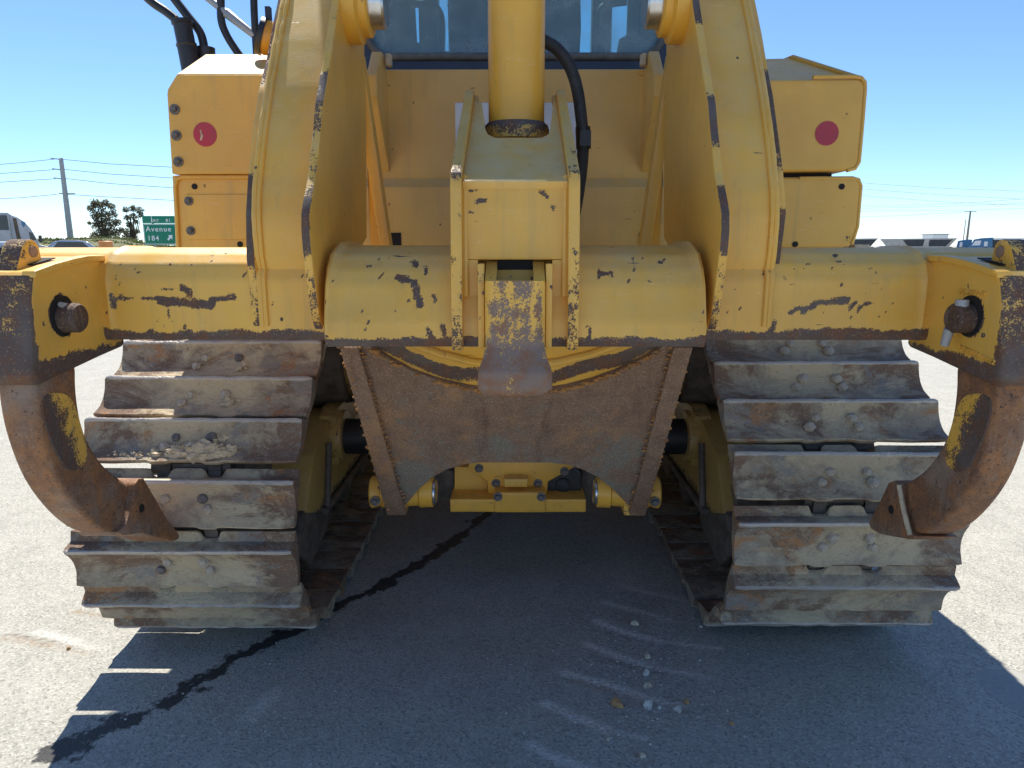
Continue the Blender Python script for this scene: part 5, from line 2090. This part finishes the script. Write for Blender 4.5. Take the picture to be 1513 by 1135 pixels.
# ---- tree clump
def tree(u0, v0, u1, v1, Y, seed, label, blobs):
    rnd = random.Random(seed)
    base = at((u0 + u1) / 2, 362, Y)
    root = empty('tree', (base.x, Y, 0), label, 'tree', 'gum trees beyond the berm')
    topz = at(0, v0, Y).z
    mb = MB()
    mb.tube([(base.x, Y, 0), (base.x + 0.1, Y, topz * 0.3), (base.x - 0.1, Y + 0.2, topz * 0.62), (base.x + 0.2, Y, topz * 0.8)], [0.26, 0.2, 0.13, 0.05], 8)
    for (bu, bv, br) in blobs:
        c = at(bu, bv, Y)
        mb.tube([(base.x, Y, topz * 0.22), ((base.x + c.x) / 2, Y + rnd.uniform(-.4, .4), c.z * 0.62), (c.x, Y, c.z)], [0.12, 0.08, 0.02], 6)
    obj('trunk', mb, M['bark'], root)
    mb = MB()
    for (bu, bv, br) in blobs:
        c = at(bu, bv, Y)
        R = br * Y / F
        for k in range(int(420 * (br / 10) ** 1.6)):
            d = Vector((rnd.gauss(0, 1), rnd.gauss(0, 1), rnd.gauss(0, 1))).normalized() * R * rnd.random() ** 0.45
            p = c + Vector((d.x, d.y, d.z * 0.9))
            s_ = rnd.uniform(0.08, 0.20)
            a = Vector((rnd.gauss(0, 1), rnd.gauss(0, 1), rnd.gauss(0, 1))).normalized()
            b = a.cross(Vector((rnd.gauss(0, 1), rnd.gauss(0, 1), rnd.gauss(0, 1)))).normalized()
            mb.face([mb.bm.verts.new(p - a * s_), mb.bm.verts.new(p + b * s_ * 0.6), mb.bm.verts.new(p + a * s_), mb.bm.verts.new(p - b * s_ * 0.6)])
    obj('crown', mb, M['leaf'], root, smooth=0)


tree(127, 292, 178, 355, 110, 3, 'tall full-crowned gum tree beyond the berm, left of the exit sign',
     [(138, 300, 7), (133, 308, 6), (147, 305, 8), (155, 300, 6), (140, 318, 8), (152, 318, 9), (163, 305, 6), (166, 316, 7), (146, 331, 9), (160, 331, 10), (138, 333, 5), (172, 328, 6), (150, 345, 11), (165, 345, 10), (138, 349, 7), (130, 330, 3), (176, 341, 6)])
tree(178, 300, 212, 355, 112, 5, 'thin open-crowned gum tree right against the green exit sign',
     [(184, 310, 5), (195, 308, 6), (205, 311, 6), (186, 322, 5), (196, 320, 6), (207, 318, 4), (190, 332, 6), (199, 328, 4), (184, 342, 6), (194, 345, 5), (202, 342, 4), (186, 351, 7), (198, 351, 5)])

# ---- power poles and wires
YP = 95.0


def pole(name, ub, ut, vt, Y, r, label, arms, mat):
    t_ = at(ut, vt, Y)
    root = empty(name, (t_.x, Y, 0), label, 'utility pole')
    mb = MB()
    mb.tube([(t_.x, Y, 0), (t_.x, Y, t_.z)], [r, r * 0.62], 10)
    obj('pole_shaft', mb, M[mat], root)
    for (v, l0, l1, bend) in arms:
        z = at(ut, v, Y).z
        mb = MB()
        mb.tube([(t_.x + l0, Y, z + bend), (t_.x + (l0 + l1) / 2 * 0.5 + 0, Y, z), (t_.x + l1, Y, z + bend)], 0.075, 6)
        obj('cross_arm', mb, M[mat], root)
    return t_


pole('utility_pole', 103, 88, 234, YP, 0.42, 'tall pale steel power pole with three short arms, left of the trees', [(235, -1.35, 0.2, 0.12), (250.5, -1.3, 0.1, 0.12), (264, -1.25, 0.1, 0.12), (286, -0.8, 1.3, 0.0)], 'galv')
pole('utility_pole', 1428, 1432, 312, 150, 0.26, 'wooden power pole with one crossarm standing behind the blue truck', [(313, -1.25, 1.25, 0.0)], 'wood')
pole('lamp_post', 1423, 1425, 325, 140, 0.12, 'thin bare metal post just left of the wooden power pole', [], 'galv')


def wire(px, Ya, Yb, label, r=0.035):
    mb = MB()
    n_ = len(px)
    pts = []
    for i, (u, v) in enumerate(px):
        pts.append(at(u, v, Ya + (Yb - Ya) * i / (n_ - 1)))
    mb.tube(pts, r, 5)
    o = obj('power_line', mb, M['wire'], None)
    tag(o, label, 'wire', 'power lines across the sky')


lines_l = [((-30, 245), (30, 240), (78, 235)), ((-30, 258), (30, 254), (78, 250.5)), ((-30, 271), (30, 267), (80, 264)), ((-30, 295), (30, 292), (82, 287))]
lines_r = [((88, 235), (160, 242), (255, 247), (420, 254)), ((88, 249.5), (160, 257), (255, 263), (420, 270)), ((90, 263), (160, 271), (255, 277.5), (420, 285)), ((95, 287), (160, 291), (255, 296), (420, 301))]
names = ['topmost', 'second', 'third', 'lowest']
for i in range(4):
    wire(lines_l[i], YP, YP, '%s power line running left from the steel pole' % names[i])
    wire(lines_r[i], YP, YP, '%s power line running right from the steel pole to the yellow box' % names[i])
lines_x = [((1200, 264), (1290, 272), (1400, 279), (1540, 284)), ((1200, 272), (1290, 281), (1400, 289), (1540, 296)), ((1200, 282), (1290, 291), (1400, 299), (1540, 305)), ((1200, 305), (1330, 304), (1430, 300), (1540, 292)), ((1200, 309), (1330, 307), (1430, 304), (1540, 299)), ((1200, 314), (1330, 311), (1430, 311), (1540, 307)), ((1200, 322), (1330, 319), (1428, 313), (1429, 313))]
lab_x = ['highest faint power line right of the yellow tank', 'second highest faint power line right of the yellow tank', 'third faint power line, sloping down rightwards', 'faint power line rising to the right, uppermost of the rising ones', 'faint power line rising to the right, middle of the rising ones', 'faint power line nearly level above the wooden pole', 'lowest faint power line ending at the crossarm of the wooden pole']
for l, n_ in zip(lines_x, lab_x):
    wire(l, 170, 170, n_, 0.028)


def wheel(mb_parent, x, y, z, r, w, axis):
    mb = MB()
    mb.lathe((x, y, z), axis, [(0, r * 0.5), (0, r * 0.9), (w * 0.2, r), (w * 0.8, r), (w, r * 0.9), (w, r * 0.5)], 20)
    t_ = obj('wheel', mb, M['tyre'], mb_parent)
    mb = MB()
    mb.lathe((x, y, z), axis, [(-0.02, 0.05), (-0.02, r * 0.48), (w + 0.02, r * 0.48), (w + 0.02, 0.05)], 16)
    obj('rim', mb, M['galv'], t_)




def away(u, Y, d):
    r_ = ray(u, 362)
    return Vector((r_.x, r_.y, 0)).normalized() * d


# ---- white lorry tractor at far left (drives to the right)
Y = 52.0
sc = Y / F
xl = at(0, 340, Y).x
lor = empty('lorry', (xl, Y, 0), 'white long-nosed lorry with curved roof fairing at the left edge', 'lorry')
xr = lambda u: at(u, 340, Y).x
zz = lambda v: at(0, v, Y).z
mb = MB()
side_o = [(xr(-70), 0.6), (xr(-70), zz(314)), (xr(12), zz(314)), (xr(18), zz(318)), (xr(26), zz(321)), (xr(36), zz(328)), (xr(43), zz(337)), (xr(47), zz(345)), (xr(52), zz(356)), (xr(53), 1.25), (xr(80), 0.95), (xr(84), 0.6)]
mb.prism([(x_, Y, z_) for x_, z_ in side_o], away(20, Y, 2.4))
mb.bevel(0.08, 2, 20)
bd = obj('cab_body', mb, M['lorrywhite'], lor)
mb = MB()
mb.prism([(xr(u), Y - 0.015, zz(v)) for u, v in ((-60, 318), (10, 318), (13, 338), (13, 340), (-60, 340))], (0, 0.03, 0))
obj('side_window', mb, M['dkglass'], bd)
mb = MB()
mb.prism([(xr(u), Y - 0.02, zz(v)) for u, v in ((19, 322), (24, 323), (27, 354), (21, 354))], (0, 0.03, 0))
obj('fairing_gap', mb, M['bark'], bd)
mb = MB()
mb.prism([(xr(u), Y - 0.02, zz(v)) for u, v in ((31, 327), (36, 328), (36, 333), (33, 336), (31, 332))], (0, 0.03, 0))
obj('door_emblem', mb, M['blue'], bd)
mb = MB()
mb.prism([(xr(u), Y - 0.02, zz(v)) for u, v in ((40, 343), (45, 344), (50, 355), (41, 355))], (0, 0.03, 0))
obj('door_window', mb, M['dkglass'], bd)
mb = MB()
mb.box(xr(60), xr(62.5), Y - 0.5, Y - 0.3, zz(358), zz(348))
obj('mirror', mb, M['black'], bd)
mb = MB()
mb.box(xr(15.5), xr(17.5), Y - 0.3, Y - 0.2, zz(358), zz(317))
obj('exhaust_stack', mb, M['galv'], bd)
for x_ in (xr(-40), xr(-15), xr(72)):
    wheel(lor, x_, Y - 0.05, 0.5, 0.5, 0.4, (0, 1, 0))

# ---- dark pickup below it, silver car roof, orange barrel
Y = 14.0
xr = lambda u: at(u, 370, Y).x
zz = lambda v: at(0, v, Y).z
pk = empty('parked_car', (xr(-60), Y, 0), 'dark parked car with white bonnet and red tail lamp at the left edge', 'car')
mb = MB()
mb.prism([(xr(u), Y, z_) for u, z_ in ((-220, 0.35), (-225, zz(371)), (-170, zz(366)), (10, zz(365)), (30, zz(372)), (34, 0.4))], away(0, Y, 1.8))
mb.bevel(0.05, 2)
obj('car_body', mb, M['dkcar'], pk)
mb = MB()
mb.prism([(xr(u), Y + 0.2, zz(v)) for u, v in ((-180, 366), (-150, 357), (8, 357), (16, 366))], away(0, Y, 1.4))
mb.bevel(0.04, 2)
obj('car_roof', mb, M['white'], pk)
mb = MB()
mb.box(xr(2), xr(16), Y - 0.02, Y + 0.04, zz(376), zz(371))
obj('tail_lamp', mb, M['redlamp'], pk)
for x_ in (xr(-180), xr(-10)):
    wheel(pk, x_, Y - 0.03, 0.33, 0.33, 0.22, (0, 1, 0))

Y = 24.0
xr = lambda u: at(u, 360, Y).x
zz = lambda v: at(0, v, Y).z
sv = empty('parked_car', (xr(98), Y, 0), 'silver parked car, only its roof showing above the yellow beam', 'car')
mb = MB()
mb.prism([(xr(u), Y, z_) for u, z_ in ((30, 0.35), (28, 0.85), (58, 0.95), (76, zz(357.5)), (90, zz(354.5)), (112, zz(354.5)), (128, zz(357)), (150, 0.95), (165, 0.85), (165, 0.35))], away(100, Y, 1.75))
mb.bevel(0.07, 3, 20)
b_ = obj('car_body', mb, M['silver'], sv)
mb = MB()
mb.prism([(xr(u), Y - 0.01, z_) for u, z_ in ((70, 0.98), (84, zz(357.5)), (120, zz(357.5)), (136, 0.98))], (0, 0.03, 0))
obj('side_window', mb, M['dkglass'], b_)
for u in (52, 142):
    wheel(sv, xr(u), Y - 0.03, 0.32, 0.32, 0.22, (0, 1, 0))

Y = 30.0
a = at(154, 356, Y)
br = empty('traffic_barrel', (a.x, Y, 0), 'orange barrel top peeking over the yellow beam under the trees', 'barrel')
mb = MB()
mb.lathe((a.x, Y, 0), (0, 0, 1), [(0, 0.30), (0.1, 0.30), (a.z * 0.5, 0.27), (a.z - 0.03, 0.28), (a.z, 0.24)], 20)
obj('barrel_body', mb, M['orange'], br)
mb = MB()
mb.lathe((a.x, Y, a.z * 0.55), (0, 0, 1), [(0, 0.285), (0.12, 0.285)], 20)
obj('white_band', mb, M['white'], br)

# ---- dump trailers, blue lorry and dark trailer on the right
Y = 95.0
xr = lambda u: at(u, 360, Y).x
zz = lambda v: at(0, v, Y).z


def gondola(u0, u1, label, inset):
    r_ = empty('dump_trailer', ((xr(u0) + xr(u1)) / 2, Y, 0), label, 'trailer', 'dump trailers beyond the yard')
    mb = MB()
    mb.prism([(xr(u0), Y, zz(353)), (xr(u1), Y, zz(352)), (xr(u1 - 12), Y, 0.9), (xr(u0 + 12), Y, 0.9)], away((u0 + u1) / 2, Y, 2.5))
    mb.bevel(0.05, 1)
    h_ = obj('hopper', mb, M['trailer'], r_)
    mb = MB()
    for (a, b, c, d) in inset:
        mb.prism([(xr(a), Y - 0.03, zz(354.5)), (xr(b), Y - 0.03, zz(354)), (xr(c), Y - 0.03, zz(364)), (xr(d), Y - 0.03, zz(364))], (0, 0.02, 0))
    obj('side_panel', mb, M['tarp'], h_)
    for u in (u0 + 8, u1 - 8):
        wheel(r_, xr(u), Y - 0.05, 0.5, 0.5, 0.4, (0, 1, 0))


gondola(1222, 1296, 'grey dump trailer half hidden behind the yellow box', [(1230, 1293, 1285, 1240)])
gondola(1298, 1412, 'long pale dump trailer with dark side panels, left of the blue lorry', [(1332, 1364, 1362, 1340), (1371, 1405, 1396, 1371)])
bl_ = empty('lorry', (xr(1438), Y, 0), 'blue long-nosed lorry behind the right end of the yellow beam', 'lorry')
mb = MB()
mb.prism([(xr(u), Y, z_) for u, z_ in ((1409, 0.7), (1413, zz(369)), (1432, zz(364)), (1436, zz(354)), (1447, zz(352)), (1464, zz(351)), (1465, 0.7))], away(1440, Y, 2.4))
mb.bevel(0.08, 2, 20)
b_ = obj('cab_body', mb, M['blue'], bl_)
mb = MB()
mb.prism([(xr(u), Y - 0.02, zz(v)) for u, v in ((1434, 363), (1438, 356), (1447, 355.5), (1446, 362.5))], (0, 0.03, 0))
mb.prism([(xr(u), Y - 0.02, zz(v)) for u, v in ((1452, 364), (1452, 357), (1457, 357), (1457, 364))], (0, 0.03, 0))
obj('cab_window', mb, M['white'], b_)
wheel(bl_, xr(1420), Y - 0.05, 0.5, 0.5, 0.4, (0, 1, 0))
wheel(bl_, xr(1455), Y - 0.05, 0.5, 0.5, 0.4, (0, 1, 0))
b2 = empty('lorry', (xr(1418), Y + 8, 0), 'blue lorry half hidden behind the other blue lorry', 'lorry')
mb = MB()
mb.prism([(at(u, 360, Y + 8).x, Y + 8, at(0, v, Y + 8).z) for u, v in ((1411, 372), (1413, 356), (1426, 354), (1434, 354), (1434, 372))], away(1420, Y, 2.4))
mb.bevel(0.06, 2, 20)
obj('cab_body', mb, M['blue'], b2)
mb = MB()
mb.box(at(1416, 360, Y + 8).x, at(1420, 360, Y + 8).x, Y + 7.97, Y + 8.0, at(0, 365, Y + 8).z, at(0, 358, Y + 8).z)
obj('cab_window', mb, M['white'], b2)
dk = empty('box_trailer', (xr(1500), Y, 0), 'long dark box trailer behind the right lifting eye', 'trailer')
mb = MB()
mb.box(xr(1466.5), xr(1570), Y + 0.2, Y + 2.7, 0.6, zz(354.5))
obj('trailer_box', mb, M['tarp'], dk)
mb = MB()
mb.box(xr(1466.5), xr(1570), Y + 0.1, Y + 2.8, zz(354.5) + 0.002, zz(352))
obj('roof_rail', mb, M['white'], dk)
for u in (1530, 1545):
    wheel(dk, xr(u), Y + 0.1, 0.5, 0.5, 0.4, (0, 1, 0))
a, b = at(1377, 347, 230), at(1398, 362, 230)
mb = MB()
mb.box(a.x, b.x, 230, 236, 0, a.z)
mb.bevel(0.05, 1)
bld = empty('building', ((a.x + b.x) / 2, 230, 0), 'small pale flat-roofed building far off above the trailers', 'building')
obj('wall', mb, M['signwhite'], bld)
mb = MB()
mb.box(a.x - 0.2, b.x + 0.2, 229.8, 236.2, a.z + 0.002, a.z + 0.3)
obj('roof', mb, M['galv'], bld)
